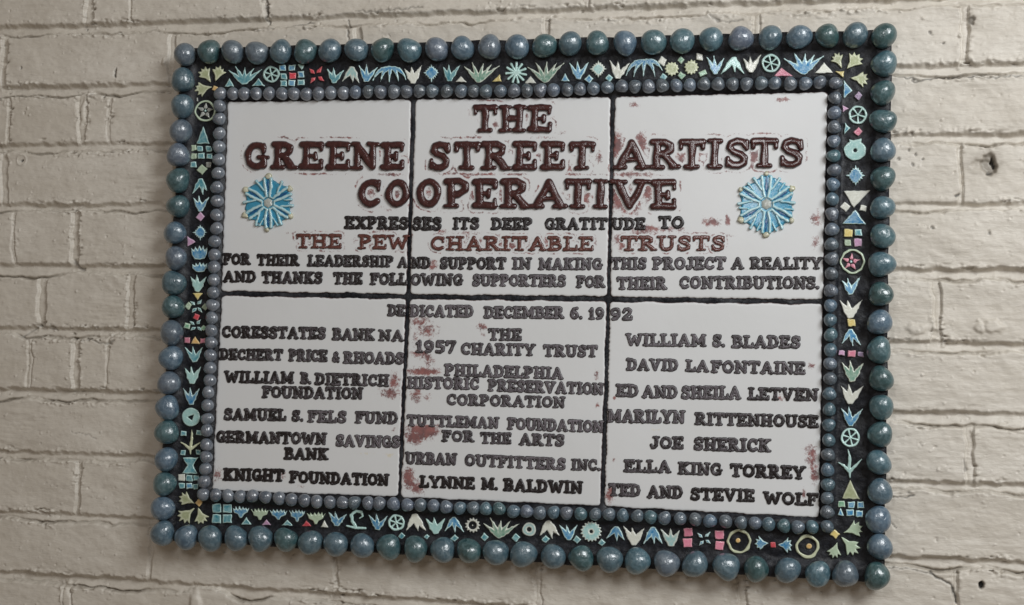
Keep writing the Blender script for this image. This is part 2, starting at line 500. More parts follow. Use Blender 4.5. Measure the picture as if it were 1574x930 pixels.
    crack([(1474, 299), (1467, 303)], .0016, .003, .85)
    crack([(1484, 705), (1483, 725)], .0014, .002, .5)
    crack([(108, 664), (150, 674)], .0008, .0012, .3)
    def hole(u, v, a, b_, dep, dk, gr=0, ang=0):
        nonlocal H, dirt, grime_shade
        c = P(u, v, 0.); q = w3_ * .0008 + w2 * .0008
        dx, dz = X - c[0], Z - c[2]
        d = np.hypot((dx + q) / (a * .00076), (dz - q) / (b_ * .00076))
        m = sm((1.25 - d) / .5); H -= m * dep * .001
        dirt = np.maximum(dirt, m * dk)
        if gr: grime_shade = np.maximum(grime_shade, sm((2.4 - d) / 1.6) * gr)
    hole(178, 112, 2.6, 7.5, 8, 1)
    hole(1511, 902, 4.6, 5, 8, 1)
    hole(1520, 250, 11, 13, 5, .25, .55)
    hole(1526, 249, 3.4, 6.5, 6, .85)
    hole(1519, 265, 4.5, 4, 5, .8)
    hole(1512, 253, 17, 9, 2, .0, .4)
    hole(1495, 32, 4, 6, 3, .45, .3)
    hole(33, 246, 3, 3, 4, .9)
    for u, v in ((1408, 238), (1398, 232), (1420, 246), (1405, 255), (1382, 245), (1432, 52), (1448, 64), (33, 105), (128, 43), (1433, 350), (1523, 361)):
        hole(u, v, 2.2, 2.2, 1.5, .6)
    c = P(33, 246, 0.)
    rd = np.abs(np.hypot(X - c[0], Z - c[2]) - .0068)
    H += sm((.0016 - rd) / .0016) * .0012
    # raised daubs
    def daub(u, v, a, b_, hh):
        nonlocal H
        c = P(u, v, 0.)
        d = np.hypot((X - c[0] + w2 * .0012) / (a * .00076), (Z - c[2] + w3_ * .0008) / (b_ * .00076))
        H += sm((1.2 - d) / .7) * hh * .001
    daub(1527, 502, 16, 10, 3.0); daub(1505, 503, 6, 8, 2.5); daub(1410, 506, 14, 8, 2.5)
    daub(300, 935, 10, 30, 3.5); daub(126, 170, 5, 26, 2.6); daub(252, 95, 5, 7, 2.4); daub(1445, 505, 8, 5, 2)
    daub(100, 930, 8, 40, 4.5); daub(1500, 665, 9, 4, 2); daub(1540, 655, 10, 4, 2)
    # darker tone towards the upper edge of the joints
    grime_shade = np.maximum(grime_shade, np.clip(.20 * rec * sm((up - .001) / .005) * (.7 + .4 * gm), 0, .5))
    grime_shade = np.maximum(grime_shade, np.clip(lowline * .75, 0, .8))  # painted shade: dark line standing in for a crevice shadow under each joint
    # blunt relief far from view
    V = np.stack([X, -H, Z], -1).reshape(-1, 3)
    idx = np.arange(nx * nz).reshape(nz, nx)
    F = np.stack([idx[:-1, :-1], idx[:-1, 1:], idx[1:, 1:], idx[1:, :-1]], -1).reshape(-1, 4)
    me = mesh_from("brick_wall", V, F, wall_mat(), {'dirt': dirt.ravel(), 'grime_shade': grime_shade.ravel()})
    o = link("brick_wall", me)
    tag(o, "cream painted brick wall with lumpy joints behind the mosaic plaque", "wall", kind="structure")
    return o
build_wall()

# ------------------------------------------------------------------ plaque
plaque = bpy.data.objects.new("plaque", None); COL.objects.link(plaque)
plaque.location = BASE
tag(plaque, "donor plaque of white lettered tiles in black mosaic border edged with blue beads", "plaque")

N_BOARD, N_TILE = 0.0175, 0.0205

# bead rows (photo marks) -----------------------------------------------------
TOPX = [284.8, 321.6, 357.6, 394.8, 431.9, 469.1, 508, 548.6, 588, 629.6, 671.5, 711.2, 752.5, 795, 837.2, 876.8, 918.6, 961, 1004.9, 1048.7, 1093.2, 1138.9, 1183.6, 1228.5, 1271.7, 1314.9, 1359.2]
TOPY = [84, 79.9, 79.6, 79.9, 79.6, 79.2, 78.2, 77.3, 76.7, 77, 75.4, 74.2, 73, 71.6, 70.4, 67.4, 67, 66, 64.6, 62.6, 59.8, 58.8, 57.4, 57.2, 55, 54.4, 55]
BOTX = [250, 286.8, 323.9, 363.2, 401, 439.7, 477.4, 516, 556.7, 597.7, 638.8, 681, 721, 762.6, 804.5, 850.1, 893.6, 937.2, 979.7, 1024.6, 1068.6, 1116.6, 1163, 1210.6, 1256.6, 1299.8, 1347.8]
BOTY = [819.8, 825.6, 826.8, 827.7, 827.7, 829.7, 833.5, 836, 838.1, 840.4, 842.9, 844.8, 847.3, 849.7, 852, 854.8, 858.3, 860.1, 862.2, 864.5, 867.6, 870.4, 874.3, 876.5, 881.2, 882.9, 884.9]
LEFX = [281.4, 280.4, 277.9, 274.4, 273.8, 273.8, 268.8, 269.5, 267.3, 266.2, 264.7, 263, 260.2, 257.6, 256.6, 254.8, 252.9, 250]
LEFY = [123.4, 163.8, 201.5, 239.6, 277.8, 317, 358.1, 397.6, 435.3, 472.3, 511.6, 550, 588.4, 627.1, 664.3, 706, 743.5, 781.3]
RIGX = [1359.2, 1357, 1357.4, 1357.6, 1356.6, 1356.6, 1355.9, 1355, 1353.3, 1352.3, 1351.6, 1354.4, 1354.4, 1352.7, 1350.5, 1352.8, 1350.1, 1352.7]
RIGY = [98.2, 142.5, 185.4, 231.4, 274.4, 319.1, 363, 406.7, 452.3, 495.7, 538.7, 582.2, 625.2, 668.4, 711, 755.8, 799.1, 840.6]
STX = [338.5, 358.7, 375.3, 394, 413.8, 434, 451.9, 471, 490, 509.1, 528.2, 546.7, 566.7, 585.8, 605.8, 625.2, 645.4, 664.9, 686.8, 709.1, 728.7, 747.8, 769.7, 790.3, 811.1, 830.9, 851.5, 872.4, 892.1, 912.5, 933.4, 956.3, 976.3, 997.3, 1018.6, 1040.2, 1060.5, 1081.6, 1103.9, 1125.9, 1147.5, 1169.7, 1191.3, 1214.5, 1237.6, 1259.8, 1284]
STY = [143.8, 144, 143.8, 143.8, 143.8, 143.8, 144.4, 144.4, 144, 142.2, 142.4, 142, 140.9, 140.5, 140.9, 140.9, 140.2, 140.2, 140.5, 140.5, 140.5, 140.2, 140.2, 139.6, 139, 139, 138.3, 138.1, 137.1, 136.2, 134.6, 132.9, 132.9, 132.5, 131.6, 131.4, 131, 129.2, 129.5, 129.5, 129.1, 128, 128, 128.7, 128.6, 126.5, 127.4]
SLX = [337.6, 337.2, 337.2, 336.1, 336.1, 335.5, 333.1, 333.5, 333.3, 332.9, 330.1, 330.1, 329, 329, 328.2, 326.7, 326, 324.9, 324.5, 323.7, 323.2, 322.6, 320, 319.4, 318.9, 318.5, 317.8, 317.2, 316.1, 313.9]
SLY = [163.4, 183, 205.2, 225.6, 245.6, 266.5, 288, 309, 330.5, 351.4, 371.2, 391.8, 411, 430.3, 449.9, 469.7, 488.4, 508.4, 526.7, 546.3, 565.8, 584.7, 603.4, 622.8, 643.7, 661.5, 683.4, 702.4, 720.6, 740.6]
SBX = [312.5, 332.3, 350.6, 369, 388.4, 408.1, 429, 448.4, 468.3, 487, 507.4, 527.1, 545.1, 565.2, 582.8, 605.1, 626.2, 646.7, 666.4, 685.8, 707.1, 727.8, 746.4, 767.1, 789.5, 810, 829.9, 851, 870.6, 892.3, 914.9, 936.4, 957.1, 979.3, 1000.6, 1021.9, 1045.5, 1068.8, 1091.3, 1115.1, 1138.9, 1160.5, 1181.4, 1204.7, 1226.3, 1248.6, 1271.3]
SBY = [760, 761, 762.3, 762.9, 762.9, 763.9, 766.2, 767.7, 769.7, 771.2, 772, 772.3, 772.6, 773.6, 774.2, 775.2, 776.5, 776.1, 777.5, 779, 781, 781.4, 781.9, 781.9, 786.1, 786.1, 788.1, 787.5, 788.6, 790, 790.4, 790.4, 792.3, 792.9, 794.8, 796.2, 797.2, 798.2, 800.9, 801.3, 803.9, 804.5, 805.2, 808.2, 809.5, 809.9, 809.5]
SRX = [1283.1, 1283.1, 1282.6, 1281.5, 1281.5, 1282.8, 1280.6, 1279.6, 1278.7, 1278.5, 1278.5, 1278.5, 1278.3, 1277.4, 1276.8, 1276.3, 1277, 1276.3, 1275.9, 1276.3, 1275, 1274.6, 1274, 1273.8, 1272.7, 1271.8, 1272.7, 1271.8]
SRY = [150.7, 173.9, 195.3, 217, 239.6, 261.5, 283.4, 306.2, 328.7, 352.7, 375.9, 398.1, 421, 447.3, 469.9, 492, 514.8, 538, 559, 582.8, 605.4, 629.7, 653.2, 677, 699, 722.4, 745, 765.4]
SRX.append(1271.8); SRY.append(786.9)

def build_board():
    big = [P(u, v, NB) for u, v in ((284.8, 83), (1359.2, 55), (1347.8, 884.9), (250, 820.4))]
    sml = [P(u, v, NB) for u, v in ((338.5, 143.8), (1284, 127.4), (1271.3, 809.5), (312.5, 760))]
    big = [(a[0], a[2]) for a in big]; sml = [(a[0], a[2]) for a in sml]
    cx = sum(p[0] for p in big) / 4; cz = sum(p[1] for p in big) / 4
    outer = []
    for x, z in big: outer.append((x + math.copysign(.0085, x - cx), z + math.copysign(.0085, z - cz)))
    x0 = min(p[0] for p in outer); x1 = max(p[0] for p in outer)
    z0 = min(p[1] for p in outer); z1 = max(p[1] for p in outer)
    nx, nz = 470, 336
    A, B = np.meshgrid(np.linspace(0, 1, nx), np.linspace(0, 1, nz))
    o = [np.array(p) for p in outer]                      # tl tr br bl
    X = (1 - B) * ((1 - A) * o[0][0] + A * o[1][0]) + B * ((1 - A) * o[3][0] + A * o[2][0])
    Z = (1 - B) * ((1 - A) * o[0][1] + A * o[1][1]) + B * ((1 - A) * o[3][1] + A * o[2][1])
    X = X + wob(X * 1000, Z * 1000, .0008, 60, 3) ; Z = Z + wob(X * 1000, Z * 1000, .0008, 50, 4)
    def dline(q): 
        d = np.full(X.shape, 9.)
        for i in range(4): d = np.minimum(d, seg(X, Z, q[i], q[i - 1], 0))
        return d
    db, ds = dline(big), dline(sml)
    r = np.random.default_rng(3)
    f = np.fft.rfft2(r.standard_normal((nz, nx)))
    ky = np.fft.fftfreq(nz)[:, None]; kx = np.fft.rfftfreq(nx)[None]
    def nz_(w):
        q = np.fft.irfft2(f * np.exp(-(kx ** 2 + ky ** 2) * w * w * 2.2), (nz, nx)); return q / q.std()
    H = N_BOARD + .0045 * np.exp(-(db / .0105) ** 4) + .0048 * np.exp(-(ds / .0072) ** 4)
    H = H + nz_(3) * .00022 + nz_(12) * .0004
    # grout run in the seams between the tiles
    gw = np.zeros_like(X)
    for (a, b_) in (((635, 150), (628, 455)), ((628, 455), (614.5, 765)), ((943, 147), (935.5, 458)), ((935.5, 458), (926, 780)),
                    ((338, 451), (628, 456)), ((628, 456), (936, 460)), ((936, 460), (1268, 464))):
        p, q = P(*a, N_TILE), P(*b_, N_TILE)
        gw = np.maximum(gw, np.exp(-(seg(X, Z, (p[0], p[2]), (q[0], q[2]), 0) / .0042) ** 4))
    H = H + gw * .0012
    dust = np.clip(.06 + .85 * np.exp(-(ds / .009) ** 2) + .6 * np.exp(-((db - .008) / .008) ** 2) + .5 * gw, 0, 1)
    V = np.stack([X, -H, Z], -1).reshape(-1, 3)
    idx = np.arange(nx * nz).reshape(nz, nx)
    F = np.stack([idx[:-1, :-1], idx[1:, :-1], idx[1:, 1:], idx[:-1, 1:]], -1).reshape(-1, 4)
    ring = np.concatenate([idx[0, :-1], idx[:-1, -1], idx[-1, :0:-1], idx[:0:-1, 0]])
    n0 = len(V)
    skirt = V[ring].copy(); skirt[:, 1] = .002
    k = len(ring); a = np.arange(k); b_ = (a + 1) % k
    F2 = np.stack([ring[a], ring[b_], n0 + b_, n0 + a], 1)
    V = np.concatenate([V, skirt]); F = np.concatenate([F, F2])
    ds_ = np.concatenate([dust.ravel(), np.full(k, .3)])
    return part("backing_board", (V, F, black_mat(), {'dust': ds_}), plaque, BASE)
build_board()

# beads -----------------------------------------------------------------------
def bead_mesh(seed, mat, nu=28, nv=18):
    r = np.random.default_rng(seed)
    th = np.linspace(0, np.pi, nv + 1)[1:-1]; ph = np.linspace(0, 2 * np.pi, nu, endpoint=False)
    T, Q = np.meshgrid(th, ph, indexing='ij')
    N = np.stack([np.sin(T) * np.cos(Q), np.sin(T) * np.sin(Q), np.cos(T)], -1).reshape(-1, 3)
    N = np.concatenate([N, [[0, 0, 1], [0, 0, -1]]])
    d = np.ones(len(N))
    for k in range(5):
        a = r.standard_normal(3); a /= np.linalg.norm(a)
        d += r.uniform(.015, .035) * np.sin((N @ a) * r.uniform(1.5, 4.2) + r.uniform(0, 6))
    V = N * (d / d.mean())[:, None]
    a = r.uniform(0, 6.28)                                     # a pinched, rounded-triangle tendency
    lob = 1 + r.uniform(.0, .05) * np.cos(3 * np.arctan2(V[:, 2], V[:, 0]) + a)
    V[:, 0] *= lob; V[:, 2] *= lob
    n1 = len(th)
    idx = np.arange(n1 * nu).reshape(n1, nu)
    F = []
    for i in range(n1 - 1):
        for j in range(nu): F.append((idx[i, j], idx[i + 1, j], idx[i + 1, (j + 1) % nu], idx[i, (j + 1) % nu]))
    me = mesh_from("bead", V, F, mat)
    return V, np.array(F), n1, nu
def make_bead(seed, mat, name):
    import bmesh
    V, F, n1, nu = bead_mesh(seed, mat)
    bm = bmesh.new()
    vs = [bm.verts.new(v) for v in V]
    for f in F: bm.faces.new([vs[i] for i in f])
    t, b_ = vs[-2], vs[-1]
    for j in range(nu):
        bm.faces.new((t, vs[j], vs[(j + 1) % nu]))
        o = (n1 - 1) * nu
        bm.faces.new((b_, vs[o + (j + 1) % nu], vs[o + j]))
    bmesh.ops.recalc_face_normals(bm, faces=bm.faces)
    for f in bm.faces: f.smooth = True
    me = bpy.data.meshes.new(name); bm.to_mesh(me); bm.free()
    me.materials.append(mat); return me
BM = {k: [make_bead(ord(k) * 7 + i, m, "bead") for i in range(7)] for k, m in BEADS.items()}
bcount = 0
def bead(name, u, v, rpx, tone, n, squash=.92):
    global bcount
    bcount += 1
    c = P1(u, v, n)
    s = (P1(u + 1, v, n) - c).length
    rr = random.Random(bcount * 13 + 5)
    o = bpy.data.objects.new(name, rr.choice(BM[tone])); COL.objects.link(o)
    r = rpx * s
    o.parent = plaque; o.location = c - BASE
    o.scale = (r * rr.uniform(.96, 1.04), r * squash, r * rr.uniform(.97, 1.06))
    o.rotation_euler = (rr.uniform(-.25, .25), rr.uniform(0, 6.28), rr.uniform(-.25, .25))
    return o
def bigr(u, v): return 16.6 + 3.2 * (u - 285) / 1075 + .8 * (v - 80) / 800
tg = {1: 'g', 5: 'g', 8: 'g', 9: 't', 14: 't', 16: 't', 18: 't', 19: 't', 20: 't', 24: 'g', 26: 'g', 0: 's', 2: 's', 3: 's', 10: 's', 12: 's', 21: 's'}
for i, (u, v) in enumerate(zip(TOPX, TOPY)): bead("large_bead", u, v, bigr(u, v), tg.get(i, 'b'), NB)
bg_ = {5: 'g', 9: 't', 10: 'g', 12: 'g', 16: 'g', 18: 't', 22: 'g', 24: 't', 26: 'g', 13: 'b', 15: 'b', 25: 's', 19: 's'}
for i, (u, v) in enumerate(zip(BOTX, BOTY)): bead("large_bead", u, v, bigr(u, v) + .3, bg_.get(i, 'b'), NB)
lg = {4: 'g', 5: 'g', 9: 'g', 14: 't', 16: 't', 2: 's', 3: 's', 7: 's', 10: 's', 12: 's'}
for i, (u, v) in enumerate(zip(LEFX, LEFY)): bead("large_bead", u, v, bigr(u, v), lg.get(i, 'b'), NB)
rg = {1: 'g', 2: 'g', 4: 'g', 7: 't', 8: 'g', 10: 't', 11: 'g', 12: 't', 13: 'g', 14: 't', 0: 't', 5: 't', 6: 't'}
for i, (u, v) in enumerate(zip(RIGX, RIGY)): bead("large_bead", u, v, bigr(u, v) - .2, rg.get(i, 'b'), NB)

small = []
for a, b_ in ((STX, STY), (SBX, SBY), (SLX, SLY), (SRX, SRY)): small += list(zip(a, b_))
rs = random.Random(4)
def srad(u): return 9.3 + 1.3 * (u - 315) / 960
def stone(u, v):
    x = rs.random()
    if v < 155 and u < 700: return 'm' if x < .7 else 's'
    if v < 155: return 'm' if x < .5 else 's'
    return ('m' if x < .25 else 's') if u < 700 or x < .6 else ('b' if x < .9 else 't')
order = sorted(small, key=lambda p: -p[0])                 # the ones nearest the lens show largest
for u, v in order[:100]: bead("small_bead", u, v, srad(u), stone(u, v), NB - .001)
# the remaining small beads, one mesh
VV, FF, off = [], [], 0
for k, (u, v) in enumerate(order[100:]):
    V, F, n1, nu = bead_mesh(900 + k % 9, BEADS['s'], 20, 14)
    c = P(u, v, NB - .001); s = np.linalg.norm(P(u + 1, v, NB) - P(u, v, NB))
    r = srad(u) * s
    a = rs.uniform(0, 6.28); ca, sa = math.cos(a), math.sin(a)
    x = V[:, 0] * ca - V[:, 2] * sa; z = V[:, 0] * sa + V[:, 2] * ca
    W = np.stack([x * r, V[:, 1] * r * .92, z * r], -1) + c
    VV.append(W); FF.append((F + off, n1, nu, off)); off += len(V)
def far_bead_mat():
    m, nt, b = new_mat('small_bead_glaze')
    p = geopos(nt)
    n0 = ramp(nt, noise(nt, 42, 1, .4, p), .38, .62); n1 = noise(nt, 120, 4, .6, p, .6); n2 = noise(nt, 380, 4, .62, p, .8)
    c = mix(nt, n0, (.08, .105, .14), (.145, .18, .22))
    c = mix(nt, mth(nt, 'MULTIPLY', ramp(nt, n1, .4, .66), .6), c, (.24, .255, .29))
    c = mix(nt, mth(nt, 'MULTIPLY', ramp(nt, n2, .5, .72), .5), c, (.38, .37, .385))
    nt.links.new(c, b.inputs['Base Color'])
    nt.links.new(mth(nt, 'ADD', mth(nt, 'MULTIPLY', n2, .3), .14), b.inputs['Roughness'])
    b.inputs['Coat Weight'].default_value = .7; b.inputs['Coat Roughness'].default_value = .15; b.inputs['Specular IOR Level'].default_value = 1.0
    bump(nt, b, n1, .22, .0016)
    return m
V = np.concatenate(VV)
quads, tris = [], []
for F, n1, nu, o in FF:
    quads.append(F)
    for j in range(nu):
        q = o + (n1 - 1) * nu
        top, bot = o + n1 * nu, o + n1 * nu + 1
        quads.append(np.array([[top, o + j, o + (j + 1) % nu, o + (j + 1) % nu]])[:, [0, 1, 2, 2]])
        quads.append(np.array([[bot, q + (j + 1) % nu, q + j, q + j]]))
# split quads / pole triangles
Q = np.concatenate(quads)
tri = Q[:, 2] == Q[:, 3]
Qt = Q[tri][:, :3]; Qq = Q[~tri]
T3 = np.concatenate([Qt, Qq[:, [0, 1, 2]], Qq[:, [0, 2, 3]]])
cen = V.mean(0)
A = V[T3[:, 1]] - V[T3[:, 0]]; B = V[T3[:, 2]] - V[T3[:, 0]]
cid = np.zeros(len(V), int)
pos = 0
centres = np.concatenate([np.repeat(W.mean(0)[None], len(W), 0) for W in VV])
out = ((V[T3].mean(1) - centres[T3[:, 0]]) * np.cross(A, B)).sum(1)
T3[out < 0] = T3[out < 0][:, ::-1]
o = part("small_bead_strip", (V, T3, far_bead_mat(), None), plaque, BASE)
tag(o, "grey blue small beads along the left of the inner border", kind="stuff")

# ------------------------------------------------------------------ lettering
def arc(cx, cy, rx, ry, a0, a1, n=10):
    return [(cx + rx * math.cos(math.radians(a0 + (a1 - a0) * i / n)), cy + ry * math.sin(math.radians(a0 + (a1 - a0) * i / n))) for i in range(n + 1)]
def sf(x0, x1, y): return ('t', [(x0, y), (x1, y)])
T_, B_ = .93, .07
G = {
 'A': (.95, [('k', [(.47, .88), (.18, .08)]), ('k', [(.47, .88), (.77, .08)]), ('t', [(.28, .33), (.67, .33)]), sf(.05, .32, B_), sf(.62, .90, B_)]),
 'B': (.80, [('k', [(.22, .1), (.22, .9)]), ('m', [(.08, .91), (.45, .91), (.58, .82), (.58, .66), (.45, .54), (.25, .53)]), ('m', [(.25, .53), (.5, .52), (.65, .4), (.65, .22), (.5, .09), (.08, .09)])]),
 'C': (.82, [('m', arc(.45, .5, .30, .39, 48, 312, 12)), ('t', [(.68, .62), (.68, .88)])]),
 'D': (.86, [('k', [(.22, .1), (.22, .9)]), ('m', [(.08, .91), (.4, .91), (.62, .8), (.71, .5), (.62, .2), (.4, .09), (.08, .09)])]),
 'E': (.78, [('k', [(.22, .1), (.22, .9)]), ('m', [(.08, .90), (.66, .90)]), ('m', [(.08, .10), (.68, .10)]), ('t', [(.22, .5), (.5, .5)]), ('t', [(.68, .92), (.68, .72)]), ('t', [(.70, .08), (.70, .30)]), ('t', [(.5, .4), (.5, .6)])]),
 'F': (.76, [('k', [(.22, .1), (.22, .9)]), ('m', [(.08, .90), (.66, .90)]), ('t', [(.22, .5), (.5, .5)]), ('t', [(.67, .92), (.67, .70)]), ('t', [(.5, .4), (.5, .6)]), sf(.05, .40, B_)]),
 'G': (.86, [('m', arc(.45, .5, .30, .39, 50, 305, 12)), ('t', [(.66, .64), (.66, .88)]), ('m', [(.68, .14), (.68, .42)]), ('t', [(.5, .44), (.82, .44)])]),
 'H': (.92, [('k', [(.22, .1), (.22, .9)]), ('k', [(.70, .1), (.70, .9)]), ('m', [(.22, .5), (.70, .5)]), sf(.06, .38, T_), sf(.06, .38, B_), sf(.54, .86, T_), sf(.54, .86, B_)]),
 'I': (.48, [('k', [(.24, .1), (.24, .9)]), sf(.06, .42, T_), sf(.06, .42, B_)]),
 'J': (.66, [('k', [(.44, .9), (.44, .28)]), ('m', [(.44, .28), (.34, .11), (.18, .11), (.12, .26)]), sf(.24, .62, T_)]),
 'K': (.90, [('k', [(.22, .1), (.22, .9)]), ('m', [(.25, .45), (.66, .88)]), ('m', [(.38, .58), (.70, .1)]), sf(.06, .38, T_), sf(.06, .38, B_), sf(.52, .84, T_), sf(.56, .86, B_)]),
 'L': (.75, [('k', [(.22, .1), (.22, .9)]), ('m', [(.06, .10), (.64, .10)]), ('t', [(.67, .08), (.67, .36)]), sf(.06, .40, T_)]),
 'M': (1.1, [('k', [(.20, .1), (.22, .88)]), ('m', [(.24, .88), (.54, .28)]), ('m', [(.54, .28), (.84, .88)]), ('k', [(.86, .88), (.88, .1)]), sf(.05, .36, B_), sf(.06, .26, T_), sf(.80, 1.02, T_), sf(.72, 1.04, B_)]),
 'N': (.95, [('m', [(.20, .1), (.20, .88)]), ('m', [(.74, .1), (.74, .9)]), ('k', [(.22, .86), (.72, .12)]), sf(.04, .36, B_), sf(.04, .24, T_), sf(.58, .90, T_)]),
 'O': (.88, [('m', arc(.44, .5, .30, .385, 0, 360, 16))]),
 'P': (.80, [('k', [(.22, .1), (.22, .9)]), ('m', [(.08, .91), (.45, .91), (.63, .8), (.63, .62), (.45, .48), (.25, .47)]), sf(.05, .40, B_)]),
 'R': (.88, [('k', [(.22, .1), (.22, .9)]), ('m', [(.08, .91), (.45, .91), (.61, .8), (.61, .64), (.45, .51), (.25, .50)]), ('k', [(.42, .48), (.70, .10)]), sf(.05, .40, B_), sf(.62, .85, B_)]),
 'S': (.74, [('m', [(.59, .76), (.52, .88), (.36, .91), (.21, .84), (.17, .69), (.27, .57), (.46, .48), (.58, .35), (.56, .18), (.42, .09), (.25, .09), (.14, .2)]), ('t', [(.62, .66), (.62, .90)]), ('t', [(.11, .1), (.11, .34)])]),
 'T': (.86, [('k', [(.43, .1), (.43, .9)]), ('m', [(.10, .90), (.76, .90)]), ('t', [(.09, .92), (.09, .70)]), ('t', [(.77, .92), (.77, .70)]), sf(.25, .61, B_)]),
 'U': (.92, [('k', [(.21, .9), (.21, .32)]), ('m', [(.21, .32), (.30, .13), (.46, .09), (.62, .13), (.71, .32), (.71, .9)]), sf(.05, .38, T_), sf(.55, .87, T_)]),
 'V': (.94, [('k', [(.18, .9), (.46, .12)]), ('m', [(.46, .12), (.75, .9)]), sf(.03, .34, T_), sf(.60, .90, T_)]),
 'W': (1.2, [('k', [(.16, .9), (.38, .12)]), ('m', [(.38, .12), (.60, .72)]), ('k', [(.60, .72), (.83, .12)]), ('m', [(.83, .12), (1.04, .9)]), sf(.03, .32, T_), sf(.90, 1.18, T_)]),
 'X': (.92, [('k', [(.18, .9), (.74, .1)]), ('m', [(.74, .9), (.18, .1)]), sf(.04, .34, T_), sf(.58, .88, T_), sf(.04, .34, B_), sf(.58, .88, B_)]),
 'Y': (.90, [('k', [(.17, .9), (.45, .46)]), ('m', [(.74, .9), (.45, .46)]), ('k', [(.45, .46), (.45, .1)]), sf(.03, .32, T_), sf(.60, .88, T_), sf(.27, .63, B_)]),
 '1': (.55, [('k', [(.29, .1), (.29, .9)]), ('t', [(.29, .9), (.10, .74)]), sf(.10, .48, B_)]),
 '9': (.74, [('m', arc(.37, .66, .22, .24, 0, 360, 12)), ('m', [(.59, .66), (.57, .36), (.45, .14), (.22, .09)])]),
 '6': (.74, [('m', arc(.37, .33, .22, .24, 0, 360, 12)), ('m', [(.15, .33), (.17, .62), (.30, .85), (.54, .91)])]),
 '5': (.72, [('m', [(.58, .90), (.22, .90), (.20, .55), (.42, .58), (.58, .44), (.57, .22), (.40, .09), (.16, .13)])]),
 '7': (.72, [('m', [(.10, .72), (.10, .90), (.62, .90), (.32, .08)])]),
 '2': (.74, [('m', [(.15, .70), (.24, .88), (.44, .90), (.58, .76), (.52, .56), (.20, .18), (.14, .10), (.62, .10)]), ('t', [(.64, .08), (.64, .28)])]),
 '&': (.80, [('m', [(.66, .10), (.30, .62), (.30, .82), (.42, .90), (.52, .80), (.50, .66), (.20, .36), (.18, .18), (.34, .09), (.52, .16), (.66, .40)])]),
 '.': (.30, [('d', [(.14, .10), (.141, .10)])]),
}
MAT_BLACK = black_letter_mat()
MAT_MAROON = maroon_mat("maroon_letter_glaze", (.040, .011, .012), (.085, .026, .024))
MAT_RED = maroon_mat("red_brown_letter_glaze", (.085, .024, .021), (.19, .08, .065))
def lean(u): return .045 - .032 * (u - 340) / 925

LET_SDF = []                                       # px-space samplers of the large letters (for glaze bleed)
def text_relief(items, h, thick, hm, step):
    """items: list of (glyph, s0, s1) in local units along the line, h cap height"""
    TH = {'k': thick * h, 'm': thick * h * .92, 't': thick * h * .66, 'd': thick * h * 1.0}
    segs = []
    for g, s0, s1 in items:
        w, st = G[g]
        k = (s1 - s0) / w
        for kind, pts in st:
            r = TH[kind]
            pp = [(s0 + x * k, (y - .5) * h * (1.08 - 1.15 * thick)) for x, y in pts]
            for a, b_ in zip(pp[:-1], pp[1:]): segs.append((a, b_, r))
    def sdf(X, Y):
        D = np.full(X.shape, 1e9)
        for a, b_, r in segs:
            x0 = min(a[0], b_[0]) - h * .5; x1 = max(a[0], b_[0]) + h * .5
            xs = X[0]
            i0, i1 = np.searchsorted(xs, x0), np.searchsorted(xs, x1)
            if i1 <= i0: continue
            s = slice(i0, i1)
            D[:, s] = np.minimum(D[:, s], seg(X[:, s], Y[:, s], a, b_, r))
        return D + wob(X, Y, h * .016, h * .5, len(items) * 7 + int(items[0][1] * 13) % 97)
    return sdf, TH['k']

def word(tile, text, xl, yl, xr, yr, h, mat=None, wear=.5, wear2=None, thick=.128, hm=.0012, letters=None, label=None):
    mat = mat or MAT_BLACK
    ex, ey = xr - xl, yr - yl
    Ln = math.hypot(ex, ey); ex /= Ln; ey /= Ln
    lx = lean((xl + xr) / 2)
    if letters: items = [(c, a - xl, b_ - xl) for c, a, b_ in letters]
    else:
        tot = sum(G[c][0] for c in text); s = 0; items = []
        for c in text:
            w = G[c][0] / tot * Ln
            items.append((c, s, s + w)); s += w
    sdf, rk = text_relief(items, h, thick, hm, 0)
    wear2 = wear if wear2 is None else wear2
    def to_px(S, T): return xl + S * ex + T * lx, yl + S * ey - T
    def extra(U, Vv, d): return {'wear': wear + (wear2 - wear) * (U - xl) / max(1, xr - xl)}
    st = max(.62, h / 40.)
    V, F, at = relief(sdf, -3, Ln + 3, -h / 2 - 3, h / 2 + 3, st, N_TILE + .0002, dome(hm, rk * .72), to_px, rk, extra)
    o = part("lettering", (V, F, mat, at), tile, WORLD_LOC[tile.name])
    if label: o['label'] = label
    return sdf, to_px, (xl, yl, ex, ey, lx)

# ------------------------------------------------------------------ tiles
BIG = [  # tile index, letters with their photo extents, y centre left/right, cap height
    (1, [('T', 726, 765), ('H', 767, 808), ('E', 811, 849)], 182, 182.5, 45),
    (0, [('G', 374, 414), ('R', 417, 457), ('E', 460, 498), ('E', 501, 539), ('N', 540, 582), ('E', 585, 622)], 239, 240, 46),
    (1, [('S', 658, 694), ('T', 697, 738), ('R', 739, 786), ('E', 788, 826), ('E', 831, 869), ('T', 874, 915)], 239.5, 239.5, 47),
    (2, [('A', 942, 999), ('R', 998, 1045), ('T', 1042, 1085), ('I', 1087, 1110), ('S', 1112, 1154), ('T', 1153, 1197), ('S', 1196, 1238)], 238, 234.5, 49),
    (0, [('C', 548, 588), ('O', 591, 630)], 297, 297, 47),
    (1, [('O', 639, 679), ('P', 682, 723), ('E', 726, 765), ('R', 769, 817), ('A', 814, 873), ('T', 867, 909), ('I', 912, 934)], 297, 298, 49),
    (2, [('V', 938, 1000), ('E', 1000, 1041)], 299, 299, 49),
]
